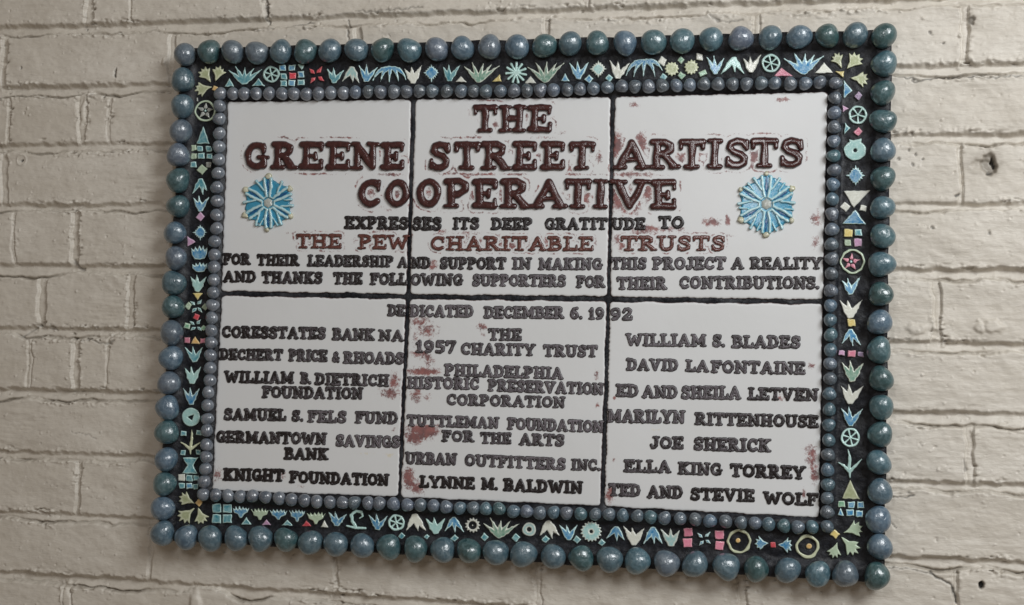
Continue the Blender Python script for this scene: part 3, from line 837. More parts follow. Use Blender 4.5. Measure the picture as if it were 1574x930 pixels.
TILES = [
    [(350.5, 157), (631.5, 153.5), (624.5, 451.5), (341, 447)],
    [(639, 153.5), (938.5, 150), (932.5, 455), (631, 452)],
    [(945.5, 150), (1271, 142.5), (1264.5, 460.5), (939, 456)],
    [(340.5, 455.5), (623.5, 460), (611.5, 762.5), (326.5, 754)],
    [(630.5, 460.5), (932, 464), (922, 777), (617, 764)],
    [(938.5, 464.5), (1264, 468), (1258.5, 795), (930, 778)],
]
STAINS = [(665, 408, 9, 9, .8), (658, 432, 14, 6, .55), (606, 586, 9, 14, .85), (600, 604, 16, 10, .8), (645, 494, 18, 8, .75), (655, 508, 20, 14, .7), (640, 525, 9, 14, .6),
          (645, 544, 14, 8, .85), (660, 552, 9, 9, .8), (650, 571, 26, 6, .95), (640, 606, 10, 14, .75), (658, 612, 8, 6, .6), (650, 663, 26, 12, 1.0), (637, 672, 12, 12, 1.0),
          (628, 735, 9, 16, 1.0), (640, 748, 14, 12, .8), (741, 502, 9, 7, .75), (742, 514, 5, 4, .6), (1247, 702, 8, 22, .8), (1252, 728, 7, 18, .8), (1245, 690, 12, 8, .6),
          (1094, 342, 15, 7, .85), (1118, 340, 4, 10, .9), (1254, 336, 8, 14, .75), (1253, 374, 8, 9, .7), (1204, 153, 12, 4, .8), (976, 161, 12, 4, .75),
          (965, 308, 22, 20, 1.0), (950, 300, 10, 22, .95), (996, 290, 8, 26, .9), (1030, 352, 24, 6, .75), (990, 352, 22, 7, .85), (950, 368, 8, 12, .7), (985, 360, 22, 5, .7),
          (948, 224, 9, 20, 1.0), (985, 222, 9, 16, 1.0), (975, 268, 30, 4, .85), (920, 242, 6, 9, .8), (1160, 240, 9, 16, .95), (1048, 243, 9, 10, .8), (333, 730, 8, 14, .7), (436, 731, 5, 9, .6),
          (460, 748, 9, 4, .5), (917, 576, 4, 7, .8), (918, 624, 5, 5, .7), (938, 760, 8, 16, .8), (1247, 562, 5, 6, .8), (943, 707, 4, 4, .7), (605, 660, 5, 4, .6),
          (1200, 612, 14, 6, .6), (1230, 600, 12, 8, .6), (600, 268, 24, 3, .8), (745, 268, 28, 3, .8), (790, 268, 18, 3, .8), (880, 268, 16, 3, .75), (720, 358, 18, 4, .6), (680, 356, 14, 4, .7),
          (860, 205, 16, 3, .5), (836, 212, 22, 3, .6), (728, 300, 6, 20, .75), (770, 300, 5, 20, .7), (845, 302, 12, 10, .6), (900, 305, 8, 14, .85), (925, 300, 6, 16, .9), (570, 297, 9, 9, .7),
          (660, 297, 7, 12, .75), (612, 300, 6, 10, .65), (602, 322, 20, 4, .5), (583, 318, 10, 4, .5), (595, 353, 16, 4, .7), (1235, 760, 4, 10, .7), (944, 612, 3, 3, 1.0),
          (468, 358, 26, 3, .65), (520, 372, 8, 4, .7), (545, 372, 5, 8, .6), (1100, 362, 30, 4, .6), (850, 372, 6, 6, .6), (895, 366, 5, 6, .8), (786, 378, 7, 6, .9), (738, 370, 4, 6, .8),
          (840, 368, 4, 8, .7), (955, 378, 5, 10, .8), (1000, 380, 5, 6, .7), (1080, 378, 6, 8, .8), (640, 700, 5, 20, .4), (762, 193, 5, 8, .85), (780, 203, 6, 2, .6), (835, 186, 7, 6, .7), (788, 165, 4, 2, .6)]
YELLOWS = [(430, 440, 60, 6, .55), (560, 697, 40, 4, .6), (600, 700, 14, 6, .75), (1005, 660, 22, 6, .6), (515, 425, 60, 30, .25), (411, 312, 46, 46, .9), (1178, 314, 54, 50, .9)]
MT = tile_mat()
big_sdf = []
RED = [('THE', 454, 370.5, 526, 371, 24), ('PEW', 550, 371.5, 629, 372.5, 24), ('CHARITABLE', 660, 374, 913, 374.5, 24), ('TRUSTS', 953, 374, 1116, 374, 25)]
def spread(text, xl, xr):
    tot = sum(G[c][0] for c in text); a = 0; o = []
    for c in text:
        w = G[c][0] / tot * (xr - xl); o.append((c, xl + a, xl + a + w)); a += w
    return o
def big_near(U, V_, lines):
    D = np.full(U.shape, 99.)
    for _, ls, y0, y1, h in lines:
        xl, xr = ls[0][1], ls[-1][2]
        sdf, _k = text_relief([(c, a - xl, b_ - xl) for c, a, b_ in ls], h, .132, 0, 0)
        yy = y0 + (y1 - y0) * (U - xl) / (xr - xl)
        S = U - xl; T = -(V_ - yy)
        ok = (S > -16) & (S < xr - xl + 16) & (np.abs(T) < h / 2 + 14)
        if not ok.any(): continue
        jj, ii = np.nonzero(ok)
        sl = (slice(jj.min(), jj.max() + 1), slice(ii.min(), ii.max() + 1))
        # sdf() expects sorted columns; rows of U are sorted along x
        D[sl] = np.minimum(D[sl], sdf(S[sl], T[sl]))
    return D
tiles = []
for ti, q in enumerate(TILES):
    c = (sum(p[0] for p in q) / 4, sum(p[1] for p in q) / 4)
    def sdf(X, Y, q=q, ti=ti):
        qq = [(x + (5 if x < c[0] else -5), y + (5 if y < c[1] else -5)) for x, y in q]
        return poly(X, Y, qq) - 6.0 + wob(X, Y, .7, 42, 31 + ti) + wob(X, Y, .5, 11, 51 + ti)
    def extra(U, Vv, d, ti=ti):
        s = np.zeros(U.shape)
        for x, y, a, b_, k in STAINS:
            e = ((U - x) / a) ** 2 + ((Vv - y) / b_) ** 2
            s = np.maximum(s, k * 1.04 * np.exp(-e * .6))
        y_ = np.zeros(U.shape)
        for x, y, a, b_, k in YELLOWS:
            y_ = np.maximum(y_, k * np.exp(-(((U - x) / a) ** 2 + ((Vv - y) / b_) ** 2) * 1.0))
        if ti < 3:
            D = big_near(U, Vv, BIG)
            DR = big_near(U, Vv, [(0, spread(t, a, c_), b_, d_, hh) for t, a, b_, c_, d_, hh in RED])
            bandr = np.exp(-((DR - 3.6) / 2.0) ** 2) * (.5 + .5 * np.clip(.6 + wob(U, Vv, .6, 24, 78), 0, 1))
            band = np.exp(-((D - 5.5) / 2.4) ** 2)
            pat = np.clip(.5 + wob(U, Vv, .55, 46, 77), 0, 1)
            s = np.where(D < 2.6, s * .15, s)
            s = np.where(DR < 1.5, s * .3, s)
            s = np.maximum(s, np.maximum(band * .80 * pat, bandr * .68))
        return {'stain': s, 'yellow': y_}
    xs = [p[0] for p in q]; ys = [p[1] for p in q]
    def hf(d, ti=ti): return .0016 * np.sqrt(np.maximum(0, 1 - (1 - np.clip(d / 3.2, 0, 1)) ** 2))
    V, F, at = relief(sdf, min(xs) - 3, max(xs) + 3, min(ys) - 3, max(ys) + 3, 1.5, N_TILE - .0016, hf, None, None, extra, sink=.001)
    o = part("inscribed_tile", (V, F, MT, at), plaque, BASE)
    tiles.append(o)
tiles[0]['label'] = "upper left white tile with a blue snowflake flower"
tiles[2]['label'] = "upper right white tile with a blue snowflake flower"

for ti, ls, y0, y1, h in BIG:
    word(tiles[ti], None, ls[0][1], y0, ls[-1][2], y1, h, MAT_MAROON, 0, thick=.132, hm=.0038, letters=ls,
         label="large maroon raised lettering")
LB, LR = MAT_BLACK, MAT_RED
WORDS = [
 (0, 'EXPRES', 530, 342, 628, 343.5, 21, LB, .1), (1, 'SES', 634, 343.5, 679, 344, 22, LB, .1), (1, 'ITS', 696, 343.5, 737, 343.5, 20, LB, .15),
 (1, 'DEEP', 755, 344, 819, 344, 20, LB, .15), (1, 'GRATIT', 837, 344, 934, 344, 20, LB, .15), (2, 'UDE', 940, 344, 992, 344, 20, LB, .1), (2, 'TO', 1012, 342, 1052, 342, 21, LB, .05),
 (0, 'THE', 454, 370.5, 526, 371, 24, LR, 0), (0, 'PEW', 550, 371.5, 629, 372.5, 24, LR, 0), (1, 'CHARITABLE', 660, 374, 913, 374.5, 24, LR, 0), (2, 'TRUSTS', 953, 374, 1116, 374, 25, LR, 0),
 (0, 'FOR', 343, 398, 385, 398.5, 19, LB, .1), (0, 'THEIR', 395, 399.5, 460, 400, 19, LB, .12), (0, 'LEADERSHIP', 473, 400.5, 605, 402, 19, LB, .25), (0, 'A', 611, 403, 627, 403, 18, LB, .3),
 (1, 'ND', 632, 404, 662, 404, 19, LB, .2), (1, 'SUPPORT', 676, 404.5, 778, 405, 20, LB, .3), (1, 'IN', 787, 405, 817, 405, 20, LB, .5), (1, 'MAKING', 828, 405.5, 926, 405.8, 20, LB, .65),
 (2, 'THIS', 939, 405, 994, 405, 20, LB, .5), (2, 'PROJECT', 1003, 405, 1116, 404.6, 21, LB, .6), (2, 'A', 1124, 404.6, 1144, 404.6, 20, LB, .4), (2, 'REALITY', 1153, 404.6, 1264, 404.6, 20, LB, .3),
 (0, 'AND', 343, 424.7, 394, 425.5, 19, LB, .1), (0, 'THANKS', 402, 426.2, 496, 427.2, 20, LB, .25), (0, 'THE', 512, 427.7, 557, 428, 20, LB, .25), (0, 'FOLL', 569, 428.8, 626, 429, 20, LB, .3),
 (1, 'OWING', 631, 429.6, 712, 430, 20, LB, .4), (1, 'SUPPORTERS', 726, 430.5, 870, 431.8, 20, LB, .65), (1, 'FOR', 886, 433, 930, 433, 20, LB, .55), (2, 'THEIR', 948, 435.5, 1025, 435.5, 21, LB, .6), (2, 'CONTRIBUTIONS.', 1044, 434.2, 1260, 434.6, 21, LB, .65, .3),
 (3, 'DE', 596, 477, 623, 477.3, 19, LB, .45), (4, 'DICATED', 630, 477.8, 728, 478.5, 20, LB, .75), (4, 'DECEMBER', 744, 480, 867, 480.5, 20, LB, .7), (4, '6.', 876, 481, 896, 481.5, 20, LB, .6), (4, '19', 904, 482, 929, 482, 20, LB, .65), (5, '92', 937, 482.6, 973, 482.8, 21, LB, .65),
 (3, 'CORESSTATES', 341, 510, 501, 512.4, 20, LB, .15, .45), (3, 'BANK', 511, 513.5, 576, 514.5, 20, LB, .45), (3, 'NA', 582, 515.5, 621, 516, 19, LB, .5),
 (3, 'DECHERT', 338, 544.5, 435, 545.6, 19, LB, .15, .45), (3, 'PRICE', 444, 546, 503, 547, 20, LB, .5), (3, '&', 510, 548.6, 522, 548.8, 18, LB, .5), (3, 'RHOADS', 528, 549.5, 621, 551, 20, LB, .6),
 (3, 'WILLIAM', 345, 579, 452, 580.5, 20, LB, .15, .3), (3, 'B.', 462, 581, 479, 582, 19, LB, .4), (3, 'DIETRICH', 484, 582.3, 598, 585, 20, LB, .4), (3, 'FOUNDATION', 403, 602.4, 558, 604.8, 20, LB, .35),
 (3, 'SAMUEL', 344, 636.5, 440, 638, 20, LB, .3), (3, 'S.', 448, 639, 467, 639.2, 19, LB, .4), (3, 'FELS', 473, 640, 533, 641, 20, LB, .6), (3, 'FUND', 546, 641.5, 612, 642.5, 20, LB, .5),
 (3, 'GERMANTOWN', 332, 671, 502, 674.5, 20, LB, .15, .4), (3, 'SAVINGS', 516, 677, 615, 679.5, 20, LB, .75), (3, 'BANK', 437, 697, 505, 698, 20, LB, .2), (3, 'KNIGHT', 343, 729, 437, 731, 21, LB, .02), (3, 'FOUNDATION', 445, 733, 598, 737.8, 20, LB, .05),
 (4, 'THE', 750, 514, 802, 514.5, 20, LB, .55), (4, '1957', 638, 532.5, 701, 533.5, 21, LB, .6), (4, 'CHARITY', 708, 536, 823, 538, 20, LB, .65), (4, 'TRUST', 835, 539, 919, 540, 20, LB, .6),
 (4, 'PHILADELPHIA', 683, 568.5, 866, 574, 20, LB, .7), (4, 'HISTORIC', 626, 588, 737, 590, 20, LB, .75), (4, 'PRESERVATION', 750, 592, 928, 598, 20, LB, .7), (4, 'CORPORATION', 686, 614, 869, 618.5, 19, LB, .55),
 (4, 'TUTTLEMAN', 625, 646, 767, 650, 19, LB, .7), (4, 'FOUNDATION', 780, 651, 928, 656, 20, LB, .75), (4, 'FOR', 679, 670, 729, 671, 19, LB, .5), (4, 'THE', 738, 673, 786, 674, 19, LB, .5), (4, 'ARTS', 798, 675, 868, 677, 20, LB, .55),
 (4, 'URBAN', 623, 704, 702, 706, 20, LB, .55), (4, 'OUTFITTERS', 714, 707, 870, 713.6, 20, LB, .55, .8), (4, 'INC.', 878, 714, 924, 715, 19, LB, .55), (4, 'LYNNE', 645, 740, 730, 743, 20, LB, .08), (4, 'M.', 740, 743.4, 766, 744, 20, LB, .08), (4, 'BALDWIN', 774, 745, 896, 749.5, 21, LB, .12),
 (5, 'WILLIAM', 962, 522, 1086, 523.3, 21, LB, .7), (5, 'S.', 1095, 523.5, 1115, 524, 21, LB, .6), (5, 'BLADES', 1125, 525, 1231, 526, 21, LB, .55),
 (5, 'DAVID', 963, 560, 1043, 561.3, 20, LB, .6), (5, 'LA', 1054, 562, 1090, 563, 20, LB, .6), (5, 'FONTAINE', 1093, 563.5, 1238, 566, 21, LB, .55),
 (5, 'ED', 947, 600, 982, 600.8, 21, LB, .6), (5, 'AND', 987, 601.5, 1042, 603, 21, LB, .65), (5, 'SHEILA', 1047, 603, 1139, 604, 22, LB, .65), (5, 'LETVEN', 1150, 605, 1258, 607, 21, LB, .3),
 (5, 'MARILYN', 934, 639, 1053, 641, 22, LB, .65), (5, 'RITTENHOUSE', 1068, 643.5, 1258, 648, 21, LB, .5, .15), (5, 'JOE', 999, 680, 1051, 681, 21, LB, .35), (5, 'SHERICK', 1066, 682, 1185, 685, 22, LB, .45),
 (5, 'ELLA', 959, 716, 1032, 717.5, 21, LB, .45), (5, 'KING', 1042, 719.5, 1110, 721.5, 21, LB, .35), (5, 'TORREY', 1122, 722.5, 1238, 727, 22, LB, .15),
 (5, 'TED', 935, 752.5, 985, 754, 21, LB, .5), (5, 'AND', 995, 755.5, 1050, 757, 21, LB, .35), (5, 'STEVIE', 1061, 759, 1160, 762, 21, LB, .12), (5, 'WOLF', 1173, 765, 1258, 768, 21, LB, .1),
]
for w in WORDS:
    ti, t, xl, yl, xr, yr, h, m, wr = w[:9]
    word(tiles[ti], t, xl, yl, xr, yr, h, m, wr, w[9] if len(w) > 9 else None, hm=.0013 if m is LB else .0018,
         thick=.158 if m is LB else .135, label="red brown raised lettering" if m is LR else None)

# ------------------------------------------------------------------ flower rosettes
def rosette(tile, cx, cy, R):
    n0 = N_TILE
    rr = random.Random(int(cx) + 3)
    def pt(rad, deg): return (cx + R * rad * math.cos(math.radians(deg)), cy + R * 1.03 * rad * math.sin(math.radians(deg)))
    V, F, at = relief(lambda X, Y: poly(X, Y, [pt(.90 + .06 * math.cos(math.radians(6 * a + 180)), a) for a in range(0, 360, 5)]) + wob(X, Y, 1.2, 14, int(cx)),
                      cx - R - 4, cx + R + 4, cy - R - 4, cy + R + 4, .8, n0, dome(.0018, 3))
    root = part("flower_rosette", (V, F, GLAZE['rosette_base'], at), plaque, BASE)
    root['label'] = "blue snowflake flower with pale ribs on the upper %s tile" % ("left" if cx < 700 else "right")
    rl = WORLD_LOC[root.name]
    def field(S, seed):
        def sdf(X, Y):
            D = np.full(X.shape, 99.)
            for a, b_, r0, r1 in S: D = np.minimum(D, seg(X, Y, a, b_, r0, r1))
            return D + wob(X, Y, .45, 8, seed)
        xs = [p[i][0] for p in S for i in (0, 1)]; ys = [p[i][1] for p in S for i in (0, 1)]
        return sdf, min(xs) - 6, max(xs) + 6, min(ys) - 6, max(ys) + 6
    for k in range(6):
        kn = k * 60 + 30 + rr.uniform(-2, 2)                  # knob direction: a dark lens of glaze runs out to it
        S = [(pt(.27, kn), pt(.58, kn), .8, 3.4), (pt(.58, kn), pt(.90, kn), 3.4, 1.2)]
        f = field(S, k + 9); V, F, at = relief(*f, .6, n0 + .0016, dome(.0006, 2))
        part("lens", (V, F, GLAZE['deep'], at), root, rl)
        am = k * 60 + 60 + rr.uniform(-2, 2)                  # petal: two stout ribs, a fork and a spur between the lenses
        S = []
        for sg in (-1, 1):
            j1, j2 = rr.uniform(-1.5, 1.5), rr.uniform(-1.5, 1.5)
            S += [(pt(.25, am + sg * 17), pt(.58, am + sg * (19 + j1)), 2.5, 2.9), (pt(.58, am + sg * (19 + j1)), pt(.91, am + sg * (23 + j2)), 2.9, 2.6)]
        S.append((pt(.25, am - 17), pt(.25, am + 17), 2.0, 2.0))
        sg = rr.choice((-1, 1)); j = rr.uniform(-2, 2)
        S.append((pt(.50, am + sg * 12), pt(.93, am + sg * 3 + j), 1.9, 2.5))
        if rr.random() < .6: S.append((pt(.62, am - sg * 12), pt(.90, am - sg * 9 - j), 1.5, 2.0))
        f = field(S, k + 40 + int(cx)); V, F, at = relief(*f, .55, n0 + .0014, dome(.0030, 2.8))
        part("petal", (V, F, GLAZE['petal'], at), root, rl)
    V, F, at = relief(lambda X, Y: poly(X, Y, [pt(.165, a) for a in range(30, 390, 60)]) - 1.2,
                      cx - 13, cx + 13, cy - 13, cy + 13, .6, n0 + .0015, dome(.0024, 6))
    part("centre", (V, F, GLAZE['petal_centre'], at), root, rl)
    for k in range(6):
        kx, ky = pt(.99, k * 60 + 30 + rr.uniform(-3, 3)); kr = 4.6 + rr.uniform(-.6, 1.2)
        V, F, at = relief(lambda X, Y: np.hypot(X - kx, (Y - ky) * 1.1) - kr + wob(X, Y, .8, 8, k), kx - 8, kx + 8, ky - 8, ky + 8, .6, n0 + .0001, dome(.0038, 4.4))
        part("knob", (V, F, GLAZE['knob'], at), root, rl)
GLAZE['deep'] = glaze_mat('ink_blue_glaze', (.02, .16, .32), (.008, .075, .21), .6, 1.0, .2)
GLAZE['rosette_base'] = glaze_mat('deep_blue_glaze', (.07, .26, .38), (.05, .34, .54), 1.2, 2.0, .2)
GLAZE['petal'] = glaze_mat('pale_blue_glaze', (.22, .56, .68), (.62, .79, .81), .5, 1.1)
GLAZE['petal_centre'] = glaze_mat('grey_white_glaze', (.46, .52, .50), (.52, .54, .50), .5, .8)
GLAZE['knob'] = glaze_mat('bone_glaze', (.42, .41, .27), (.66, .65, .52), .6, 1.6)
rosette(tiles[0], 412, 312, 40)
rosette(tiles[2], 1178, 314, 46)

# ------------------------------------------------------------------ mosaic pieces
NM = N_BOARD
def piece(name, sdf, box, col, hm=.0024, edge=1.5, step=.7, label=None):
    x0, x1, y0, y1 = box
    V, F, at = relief(sdf, x0 - 2.5, x1 + 2.5, y0 - 2.5, y1 + 2.5, step, NM + .0004, dome(hm, edge))
    o = part(name, (V, F, GLAZE[col], at), plaque, BASE)
    if label: o['label'] = label
    return o
def bez(a, c, b_, n=6):
    return [((1 - t) ** 2 * a[0] + 2 * t * (1 - t) * c[0] + t * t * b_[0], (1 - t) ** 2 * a[1] + 2 * t * (1 - t) * c[1] + t * t * b_[1]) for t in [i / n for i in range(n + 1)]]
sid = 0
def leaves(base, tips, col, r=2.75, arch=False, name="leaf_piece"):
    global sid; sid += 1
    bx, by = base; S = []
    up = tips[0][1] < by
    for i, (tx, ty) in enumerate(tips):
        if arch: c = (bx + (tx - bx) * .75, by + (ty - by) * .18)
        else: c = (bx + (tx - bx) * .42, by + (ty - by) * .55)
        b0 = (bx + (tx - bx) * .10, by + (ty - by) * .06 - (2 if up else -2))
        pts = bez(b0, c, (tx, ty))
        n = len(pts) - 1
        for j in range(n):
            def rad(t): return r * (.95 + .35 * t / .35 if t < .35 else 1.3 * (1 - t) / .65) + .55
            S.append((pts[j], pts[j + 1], rad(j / n), rad((j + 1) / n)))
    if not arch: S.append(((bx - 1.6, by - (2.6 if up else -2.6)), (bx + 1.6, by - (2.6 if up else -2.6)), r * 1.05, r * 1.05))
    s_ = sid
    def sdf(X, Y):
        D = np.full(X.shape, 99.)
        for a, b_, r0, r1 in S: D = np.minimum(D, seg(X, Y, a, b_, r0, r1))
        return D + wob(X, Y, .42, 8, s_)
    xs = [p[0] for p in tips] + [bx - 4, bx + 4]; ys = [p[1] for p in tips] + [by]
    return piece(name, sdf, (min(xs) - 3, max(xs) + 3, min(ys) - 2, max(ys) + 4), col)
def pol(pts, col, name, rnd_=.6):
    global sid; sid += 1
    s_ = sid
    xs = [p[0] for p in pts]; ys = [p[1] for p in pts]
    return piece(name, lambda X, Y: poly(X, Y, pts) - rnd_ + wob(X, Y, .45, 11, s_), (min(xs), max(xs), min(ys), max(ys)), col)
def sq(x, y, s, col, rot=None, s2=None):
    global sid
    rr = random.Random(int(x * 7 + y)); a = math.radians(rot if rot is not None else rr.uniform(-5, 5))
    s2 = s2 or s * rr.uniform(.92, 1.06); hx, hy = s / 2 - .6, s2 / 2 - .6
    pts = [(x + (px * math.cos(a) - py * math.sin(a)) + rr.uniform(-.5, .5), y + px * math.sin(a) + py * math.cos(a) + rr.uniform(-.5, .5)) for px, py in ((-hx, -hy), (hx, -hy), (hx, hy), (-hx, hy))]
    return pol(pts, col, "square_piece")
def dia(x, y, r, col): 
    pts = [(x + random.Random(int(x)).uniform(-1.2, 1.2), y - r), (x + r, y - .6), (x + .6, y + r), (x - r, y + .8)]
    return pol(pts, col, "diamond_piece", .4)
def tri(pts, col): return pol(pts, col, "triangle_piece", .5)
def triu(x, y, w, h, col, down=False):
    s = -1 if down else 1
    return tri([(x, y - s * h / 2), (x + w / 2, y + s * h / 2), (x - w / 2, y + s * h / 2)], col)
def fan(ax, ay, dx, dy, Ln, col='olive', wide=1.0):
    l = math.hypot(dx, dy); dx /= l; dy /= l
    q = [(0, 0), (.38, -.15), (.72, -.46), (.72, -.25), (.95, -.30), (.86, -.10), (1.06, -.02), (.88, .10), (.98, .28), (.76, .24), (.76, .45), (.38, .15)]
    pts = [(ax + Ln * (a * dx - wide * b_ * dy), ay + Ln * (a * dy + wide * b_ * dx)) for a, b_ in q]
    return pol(pts, col, "fan_piece", .4)
def star(x, y, rx_, ry_, col, n=8):
    pts = []
    if n == 8:
        prof = [1, .62, .80, .60, .78, .62]
        prof = [1, .66, .76, .60, .72, .60, .76, .66]
        for k in range(4):
            for j, p in enumerate(prof):
                a = math.radians(k * 90 + j * 90 / len(prof) - 90)
                pts.append((x + rx_ * p * math.cos(a), y + ry_ * p * math.sin(a)))
    else:
        for k in range(2 * n):
            a = math.pi * k / n; p = 1 if k % 2 == 0 else .78
            pts.append((x + rx_ * p * math.cos(a), y + ry_ * p * math.sin(a)))
    return pol(pts, col, "star_piece", .2)
def wheel(x, y, R, col, spokes=6, name="wheel_piece", ph=.3):
    def sdf(X, Y):
        r = np.hypot((X - x), (Y - y)) + wob(X, Y, .4, 12, int(x))
        D = np.abs(r - R + 1.9) - 1.9
        for k in range(spokes):
            a = ph + 2 * math.pi * k / spokes
            D = np.minimum(D, seg(X, Y, (x, y), (x + (R - 2) * math.cos(a), y + (R - 2) * math.sin(a)), .9, 1.9))
        return D
    return piece(name, sdf, (x - R, x + R, y - R, y + R), col)
def ring(x, y, R, w, col):
    def sdf(X, Y):
        r = np.hypot((X - x), (Y - y)) + wob(X, Y, .7, 16, int(x))
        return np.abs(r - R + w) - w
    return piece("ring_piece", sdf, (x - R - 1, x + R + 1, y - R - 1, y + R + 1), col)
def disc(x, y, R, col, hole=0, teeth=0, trihole=False, name="disc_piece"):
    def sdf(X, Y):
        r = np.hypot(X - x, Y - y); a = np.arctan2(Y - y, X - x)
        RR = R + (1.3 * np.cos(a * teeth) if teeth else 0)
        D = r - RR + wob(X, Y, .4, 14, int(x))
        if trihole: D = np.maximum(D, -(poly(X, Y, [(x - 5, y), (x + 4, y - 3.5), (x + 1.5, y + 5)])))
        elif hole: D = np.maximum(D, hole - r)
        return D
    return piece(name, sdf, (x - R - 2, x + R + 2, y - R - 2, y + R + 2), col)
def darts(x, y, R, col, ph=45):
    for k in range(4):
        a = math.radians(ph + 90 * k + random.Random(int(x) + k).uniform(-7, 7)); c, s = math.cos(a), math.sin(a)
        q = [(R * .22, 0), (R * .52, -R * .21), (R * 1.05, 0), (R * .52, R * .21)]
        if k % 2: q = [(R * .2, -1.2), (R * .5, -R * .24), (R * 1.08, 0), (R * .5, R * .2)]
        pol([(x + a_ * c - b_ * s, y + a_ * s + b_ * c) for a_, b_ in q], col, "dart_piece", .3)
def star5(x, y, R, col):
    for k in range(5):
        a = math.radians(-90 + 72 * k + 6); c, s = math.cos(a), math.sin(a)
        q = [(R * .24, -R * .12), (R * .42, -R * .24), (R * 1.0, 0), (R * .42, R * .24), (R * .24, R * .12)]
        pol([(x + a_ * c - b_ * s, y + a_ * s + b_ * c) for a_, b_ in q], col, "dart_piece", .2)
    disc(x, y, 2.2, 'teal')
def crown(x, y, w, h, col, stem=False):
    q = [(-.5, -.42), (-.36, -.22), (-.30, -.5), (-.18, -.24), (-.08, -.5), (.02, -.26), (.14, -.52), (.22, -.26), (.34, -.48), (.38, -.2), (.5, -.36), (.40, .02), (.16, .2), (.06, .5), (-.06, .5), (-.16, .2), (-.38, .06)]
    return pol([(x + a * w, y + b_ * h) for a, b_ in q], col, "bud_piece", .3)
def tulip(x, y, w, h, col):
    q = [(-.5, -.32), (-.34, -.14), (-.26, -.46), (-.12, -.2), (0, -.5), (.10, -.2), (.24, -.48), (.32, -.16), (.5, -.44), (.46, .1), (.3, .4), (0, .5), (-.3, .4), (-.46, .1)]
    return pol([(x + a * w, y + b_ * h) for a, b_ in q], col, "tulip_piece", .4)
def strokes(S, col, name, r=2.0):
    def sdf(X, Y):
        D = np.full(X.shape, 99.)
        for a, b_, r0, r1 in S: D = np.minimum(D, seg(X, Y, a, b_, r0, r1))
        return D + wob(X, Y, .3, 8, int(S[0][0][0]))
    xs = [p[i][0] for p in S for i in (0, 1)]; ys = [p[i][1] for p in S for i in (0, 1)]
    return piece(name, sdf, (min(xs) - 5, max(xs) + 5, min(ys) - 5, max(ys) + 5), col)

# --- top run
fan(324, 126.5, -.55, -.8, 25); fan(331, 125.5, .32, -.95, 24); fan(326, 133.5, -1, .22, 26); sq(330.5, 136, 8.5, 'orange', 20)
triu(352.8, 127, 14, 12, 'teal'); triu(397.2, 126.5, 18, 11, 'teal')
leaves((374.4, 130), [(351.5, 108.2), (362, 102), (376.7, 103.4), (390.2, 105.3), (402, 107.2)], 'teal')
wheel(416.9, 114.4, 13, 'paleteal')
for x, y, c in ((434.4, 104.7, 'blue'), (449.1, 103.9, 'blue'), (435.9, 117.5, 'teal'), (449.7, 116.7, 'red'), (462.6, 114.8, 'blue'), (435.7, 128.5, 'teal'), (448.7, 127.6, 'blue'), (462.6, 126.6, 'teal')): sq(x, y, 10.5, c, None, 9.5)
triu(463.6, 103, 10, 8, 'paleteal', True); darts(485.9, 115.8, 15, 'red', 40)
leaves((513.3, 128), [(502.9, 105.9), (512.4, 104.3), (528.6, 107.8)], 'teal')
leaves((541, 102.5), [(526, 125.3), (542, 126.8), (552, 127.6)], 'creamteal', 3.2)
leaves((562.9, 126), [(551.8, 100.9), (563.3, 99), (580.4, 103.4)], 'blue')
leaves((601, 101), [(572.8, 124.7), (584.8, 125.3), (598.2, 126.2), (612.4, 125.3), (623.9, 122.8)], 'blue', 2.5, True)
leaves((634.9, 128), [(622, 105.9), (632.5, 102.8), (648.3, 100.5)], 'cream', 3.4)
star(663, 112, 13, 14, 'blue')
leaves((690.6, 125), [(680.5, 102), (689.6, 99.6), (707.2, 100.1)], 'teal'); triu(708.3, 121.9, 16, 8, 'cream')
leaves((735.4, 127.2), [(713, 102), (725.8, 96.1), (743, 98), (755.4, 99.6), (767.4, 101.5)], 'creamgreen')
tri([(756.5, 125.5), (768, 115.3), (770.5, 125)], 'yellow')
S = []
for k in range(11):
    a = 2 * math.pi * k / 11 + .2
    S.append(((793, 111.6), (793 + 15 * math.cos(a), 111.6 + 15.5 * math.sin(a)), 1.2, 2.2))
strokes(S, 'paleteal', "burst_piece")
triu(815.6, 122.4, 17, 11, 'cream')
leaves((838.1, 127.2), [(811.4, 103.4), (823.5, 96.3), (840.6, 95.2), (855.7, 97.1), (866.7, 97.1)], 'creamgreen')
triu(868.6, 119.2, 13, 11, 'blue'); leaves((889, 122), [(875.3, 97.1), (887.3, 94.8), (904.8, 95.8)], 'blue'); dia(905.2, 121.5, 6.8, 'blue')
star(919.5, 106.2, 14, 14, 'creamteal'); dia(936.3, 120, 6, 'teal')
leaves((949.6, 121), [(937.2, 92.9), (949.6, 94.4), (967.4, 97.1)], 'cream', 3.2)
leaves((991, 90), [(962, 116.7), (974, 118), (988.7, 119.6), (1006.8, 118.6), (1017.7, 108.1)], 'blue', 2.7, True)
sq(1018.2, 93.8, 11.5, 'cream', 32); dia(1019.6, 118.6, 6, 'teal'); star(1032.5, 105.9, 11.5, 12, 'olive', 12); dia(1046.4, 92.5, 5.6, 'green'); dia(1047.2, 116.1, 6, 'green'); star(1062.5, 103.4, 11.5, 12, 'olive', 12)
sq(1075.1, 87.4, 10, 'cream', 5); sq(1080, 112.9, 12, 'green', -25, 8)
leaves((1099.3, 114), [(1086.4, 88), (1097.2, 86.5), (1112.5, 90.2)], 'blue'); leaves((1127.4, 88), [(1108, 114), (1129.6, 110.7), (1143.2, 112.9)], 'paleteal', 3.2)
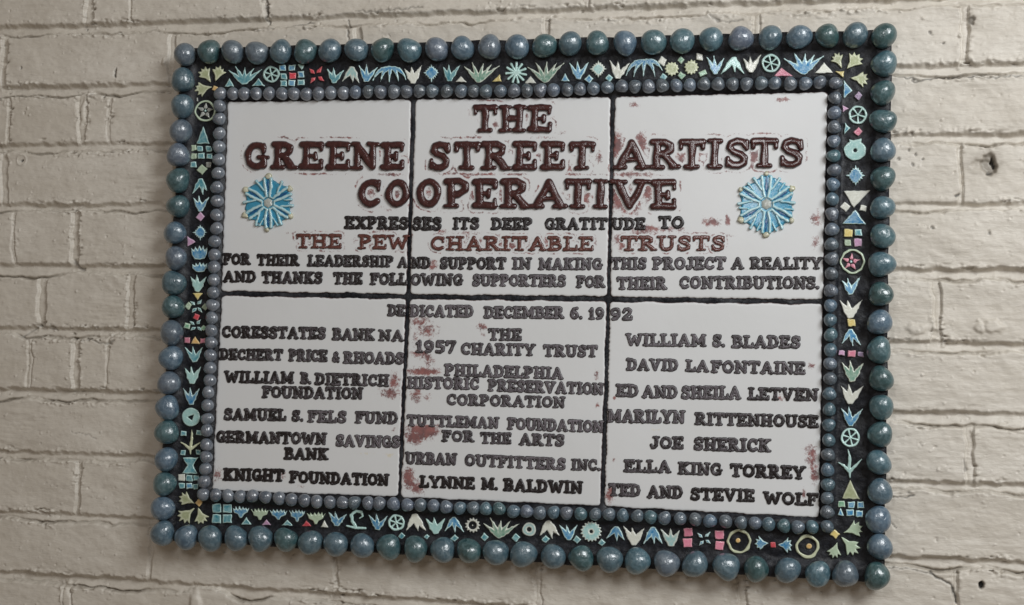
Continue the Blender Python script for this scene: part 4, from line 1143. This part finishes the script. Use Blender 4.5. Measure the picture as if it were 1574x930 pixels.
leaves((1154.4, 111.5), [(1142.7, 90.2), (1152.9, 87), (1169.5, 84.4)], 'cream', 3.1)
wheel(1184.9, 97.3, 14.5, 'paleteal', 6); tri([(1189.5, 117), (1201, 104.8), (1218, 117)], 'pink')
leaves((1235, 114), [(1205.2, 90.2), (1219.9, 80.5), (1237.6, 83), (1251.8, 84.8), (1266.3, 85.9)], 'blue', 3.4)
tri([(1253, 112.5), (1266.5, 97), (1280.5, 112)], 'cream')
fan(1293.5, 104, -.42, -.9, 23); fan(1301.5, 106.5, .66, -.75, 29); fan(1307, 120, .96, .08, 27); tri([(1285, 110), (1297, 110), (1296, 119)], 'yellow')
# --- right run
tri([(1297, 124), (1309.5, 139.5), (1297, 151)], 'blue'); dia(1318.8, 147.5, 6.5, 'mauve'); tri([(1295, 162), (1304, 167), (1295.5, 172)], 'lilac')
wheel(1318.5, 176.6, 14.5, 'paleteal', 5); tri([(1299, 189), (1306, 197), (1297.5, 207)], 'teal'); dia(1318.9, 202.4, 7, 'pink')
def pot(X, Y):
    r = np.hypot((X - 1314) / 1.12, Y - 231.4)
    D = np.minimum(r - 15.5, poly(X, Y, [(1306, 226), (1305, 214), (1312, 216.5), (1317, 215), (1323.5, 213.5), (1323, 226)]) - .5)
    return np.maximum(D, 3 - np.hypot(X - 1314, Y - 231.6)) + wob(X, Y, .5, 15, 5)
piece("pot_piece", pot, (1295, 1333, 212, 249), 'paleteal')
star(1315, 270, 15, 16.5, 'blue'); tri([(1297, 294), (1337, 293), (1312.5, 319)], 'cream'); sq(1299.1, 318, 12.5, 'cream', 40); sq(1326.5, 320.2, 10, 'cream', 10)
tri([(1314.5, 322.5), (1330, 344.5), (1294.5, 344)], 'blue'); sq(1303.9, 358.3, 13.5, 'yellow'); sq(1319.4, 357.6, 11, 'teal'); sq(1302.8, 373.1, 10.5, 'palegreen'); sq(1318.5, 372.7, 12, 'lilac')
ring(1310.3, 401.7, 19.5, 1.9, 'palegreen'); star5(1308, 402.5, 14, 'pink')
leaves((1307.1, 453), [(1294.6, 431.8), (1302.8, 428.2), (1322.2, 425.4)], 'blue'); leaves((1306.7, 488.5), [(1291, 461.5), (1302.8, 461.5), (1325, 461.5)], 'cream', 3.6); sq(1308.6, 496.3, 11.5, 'yellow')
leaves((1307.1, 506), [(1293.8, 528.6), (1310.8, 531.6), (1323.2, 530.8)], 'blue'); sq(1293.8, 542.6, 10, 'lilac', 3, 8); sq(1309.2, 543.7, 12, 'pink', 2, 10); sq(1322.8, 544.5, 9.5, 'mauve', 3, 8)
leaves((1309.7, 586), [(1293.8, 557), (1306.5, 554.4), (1328, 557)], 'creamgreen', 3.6); leaves((1306.7, 620), [(1293, 593.5), (1304.5, 590.3), (1327, 593.5)], 'cream', 3.8); leaves((1307.5, 654.6), [(1293, 627.5), (1304.5, 625.4), (1326, 628.6)], 'blue', 3.2)
wheel(1307, 672.7, 15, 'paleteal', 6)
strokes([((1303.4, 691), (1306.3, 704), .8, 2.6), ((1306.3, 704), (1305, 722), 2.6, 2.8), ((1289, 711), (1297, 716), .8, 2.4), ((1297, 716), (1306, 725), 2.4, 3), ((1306, 725), (1316, 715), 3, 2.4), ((1316, 715), (1324.5, 706), 2.4, .8), ((1306, 724), (1306.3, 734), 3, 1)], 'paleteal', "sprig_piece")
tri([(1306.7, 738.5), (1321, 767), (1294, 766.5)], 'olive')
for x, y, s, c in ((1293.5, 774.8, 11, 'green'), (1308.2, 775.9, 11, 'blue'), (1322.6, 775.9, 10.5, 'blue'), (1306.7, 788.6, 12.5, 'blue'), (1320.6, 789.8, 10.5, 'blue')): sq(x, y, s, c, None, 10.5)
tri([(1292, 781.5), (1296.5, 792.5), (1287, 792)], 'blue')
fan(1297, 818.8, .92, -.3, 29, 'palegreen'); fan(1293.3, 825.5, .72, .72, 34, 'palegreen', .85); fan(1287, 833.5, -.3, .95, 24, 'palegreen'); sq(1283.6, 821.2, 11.5, 'yellow', 38)
# --- bottom run
fan(299, 774, -.95, -.45, 25); fan(298.4, 781.5, -.75, .62, 28); fan(304.6, 780.5, .28, .96, 25); sq(305.5, 772.6, 9, 'orange', 38)
for x, y, s, c in ((279, 734.4, 11.5, 'cream'), (291.2, 734.8, 10, 'teal'), (301.7, 735.2, 9, 'teal'), (279.6, 746.6, 9.5, 'teal'), (291, 747, 10, 'blue'), (300.9, 748, 8.5, 'teal')): sq(x, y, s, c)
for x, y in ((333.2, 781.3), (349.1, 781.7), (332.8, 797.7), (349.1, 797.3)): sq(x, y, 14, 'teal', None, 14)
crown(370, 787.5, 25, 18, 'blue'); crown(399.4, 790.5, 26, 18, 'palegreen'); crown(428, 791, 27, 17, 'blue'); crown(456.5, 792.5, 24, 19, 'blue'); crown(485.7, 796.5, 28, 19, 'palegreen')
triu(378.7, 800.6, 15, 11, 'teal'); triu(409.7, 802.6, 13, 9, 'lilac'); triu(441.6, 803.5, 17, 8.5, 'teal'); triu(471, 804.5, 14, 8.5, 'red'); triu(498.7, 805.5, 11, 10, 'cream')
leaves((517.4, 809), [(504.8, 786.8), (515.1, 786.2), (533, 790)], 'blue')
strokes([((557.5, 793.5), (555.5, 787), 1.6, 2.2), ((555.5, 787), (547, 785.5), 2.2, 2.4), ((547, 785.5), (540, 791.5), 2.4, 2.7), ((540, 791.5), (541.5, 801), 2.7, 2.7), ((541.5, 801), (546.5, 809), 2.7, 2.6), ((533, 808.5), (546, 811.5), 1.5, 2.2), ((546, 811.5), (561.5, 812), 2.2, 2), ((557.5, 793.5), (553, 796.5), 1.6, 1.2)], 'paleteal', "crook_piece")
leaves((580.3, 815), [(566.8, 791.6), (578.4, 789.7), (595.4, 793.5)], 'blue'); wheel(609.3, 803.2, 13, 'paleteal', 6)
leaves((637.8, 790.5), [(624.4, 815.4), (642.8, 816.2), (654.8, 815.8)], 'cream', 3.6)
for x, y, r in ((617, 824, 5.5), (655.8, 824.9, 4.5), (698.4, 827.4, 6), (744.4, 825.9, 6.2), (792.7, 826.5, 6.8), (838.6, 829, 6.2), (886.4, 829.7, 6.2), (924.6, 834.5, 5.8)): dia(x, y, r, 'teal')
leaves((669.9, 820.5), [(654.8, 797.4), (666.8, 794.9), (683.9, 797)], 'paleteal', 3.4)
leaves((697.4, 794.5), [(683.9, 816.2), (699.3, 819), (712.9, 817.7)], 'blue'); disc(726.4, 807.5, 10.8, 'cream', 6.0, 13, name="toothed_ring_piece"); disc(726.4, 807.5, 1.5, 'cream')
leaves((767, 827.4), [(743.3, 804.6), (753.5, 795.9), (770, 799.7), (784.5, 800.9), (798, 805.2)], 'creamgreen')
disc(813.3, 813.8, 11, 'creamteal', 3.2); leaves((842.9, 801), [(829.4, 823.9), (849.1, 827.7), (859.7, 822.9)], 'cream', 3.6)
leaves((874.3, 830.5), [(859.7, 806.5), (870.4, 806.5), (887, 807.4)], 'blue'); disc(908.7, 817.1, 15.2, 'creamteal', 2.5, 17, name="sunflower_piece")
leaves((947.4, 809), [(932, 827.7), (948, 832.6), (960, 830.6)], 'blue'); leaves((974.5, 837.5), [(958.5, 809), (971.6, 811.3), (990.6, 811.3)], 'cream', 3.8)
leaves((1003.5, 810), [(989, 836), (1005.5, 835.5), (1018, 835.5)], 'blue', 3.2); leaves((1031.6, 839.5), [(1015.7, 813.2), (1030.3, 812.3), (1044.6, 815.2)], 'creamteal', 3.6)
for x, y in ((1057.7, 818), (1057.2, 834.5), (1105.8, 821.8), (1106, 839)): sq(x, y, 14, 'pink', None, 13.5)
darts(1082, 828.3, 13, 'blue', 40)
ring(1136, 832, 19, 2.3, 'olive'); disc(1134.5, 830.9, 3.8, 'orange'); ring(1241, 840.2, 18.5, 2.4, 'olive'); disc(1243.6, 839.7, 4.4, 'orange')
fan(1181.6, 835.2, -1, .02, 20, 'blue', 1.25); fan(1195.5, 837.4, 1, .06, 21, 'blue', 1.25); sq(1188.3, 837.6, 8.5, 'red')
# --- left run
ring(315.3, 170.7, 16.8, 1.8, 'palegreen'); star5(315.6, 170.5, 13.5, 'grey'); sq(303, 153, 4, 'grey', 0, 7)
tri([(312.5, 194), (321.5, 220.5), (302.5, 220.5)], 'teal')
for x, y, s, c in ((297.8, 227.3, 9, 'palegreen'), (307.5, 228.4, 9.5, 'teal'), (321, 228.8, 9, 'teal'), (297.8, 240.2, 9, 'palegreen'), (309.2, 239.8, 11, 'teal'), (321.7, 240.2, 8.5, 'teal'), (297, 253, 9.5, 'teal'), (321, 253.8, 9, 'grey')): sq(x, y, s, c, None, 9)
dia(310.3, 260.6, 8, 'palegreen'); leaves((308.2, 274.6), [(295.7, 297.8), (312, 299), (319, 294.6)], 'teal', 2.7); leaves((307.7, 325), [(297, 303.7), (305.4, 301.5), (321, 303.2)], 'blue'); dia(307.7, 333.3, 7.2, 'lilac')
star(307.7, 357.4, 11.5, 13, 'blue'); tri([(288, 363.5), (300, 372), (288, 379)], 'lilac'); tulip(306.5, 388.6, 25, 22, 'blue'); tulip(307, 411, 23, 15, 'blue')
leaves((303.9, 448), [(293, 425.6), (302.4, 423), (317.2, 425.6)], 'paleteal', 3.2); triu(303.9, 455.7, 15, 9.5, 'yellow', True)
dia(289.2, 470, 6, 'palegreen'); darts(302.2, 470.8, 12.5, 'teal', 42); dia(315.3, 471.8, 5.5, 'palegreen'); sq(301.7, 486.9, 8.5, 'red', 20)
sq(287.7, 500.9, 9.5, 'green', 15); darts(301.3, 500.9, 11.5, 'teal', 42); dia(313, 504, 4.8, 'green'); sq(287.3, 523, 9, 'pink'); triu(300, 523, 14, 11, 'orange'); sq(312, 523.9, 8, 'pink')
leaves((299, 557), [(284.5, 534.2), (296.3, 533), (311.4, 533.8)], 'teal', 2.8); leaves((295.3, 590), [(283.9, 565.4), (293.8, 563.7), (308.8, 563.7)], 'paleteal', 3.2); leaves((293.5, 622.5), [(281.7, 597), (292, 596.3), (306.5, 597.6)], 'blue', 2.8)
disc(293.5, 641, 14.3, 'paleteal', 1, 0, True)
for x, y in ((282.4, 666.2), (305.5, 665.4), (281.3, 695.3), (304.8, 694.8)): sq(x, y, 8.6, 'teal')
strokes([((294.8, 661), (295, 673), .8, 2.2), ((295, 673), (292.5, 690), 2.2, 2.6), ((278, 680), (285, 684), .8, 2), ((285, 684), (292.5, 691), 2, 2.6), ((292.5, 691), (301, 685), 2.6, 2), ((301, 685), (308.5, 680), 2, .8), ((292.5, 690), (292.8, 698), 2.6, .9)], 'olive', "sprig_piece")
pol([(281, 703.5), (304.5, 703.5), (299, 711), (296.5, 715.5), (299.5, 721), (304, 728), (279.5, 727.5), (285, 720.5), (288, 715.5), (285.5, 711)], 'teal', "hourglass_piece", .4)
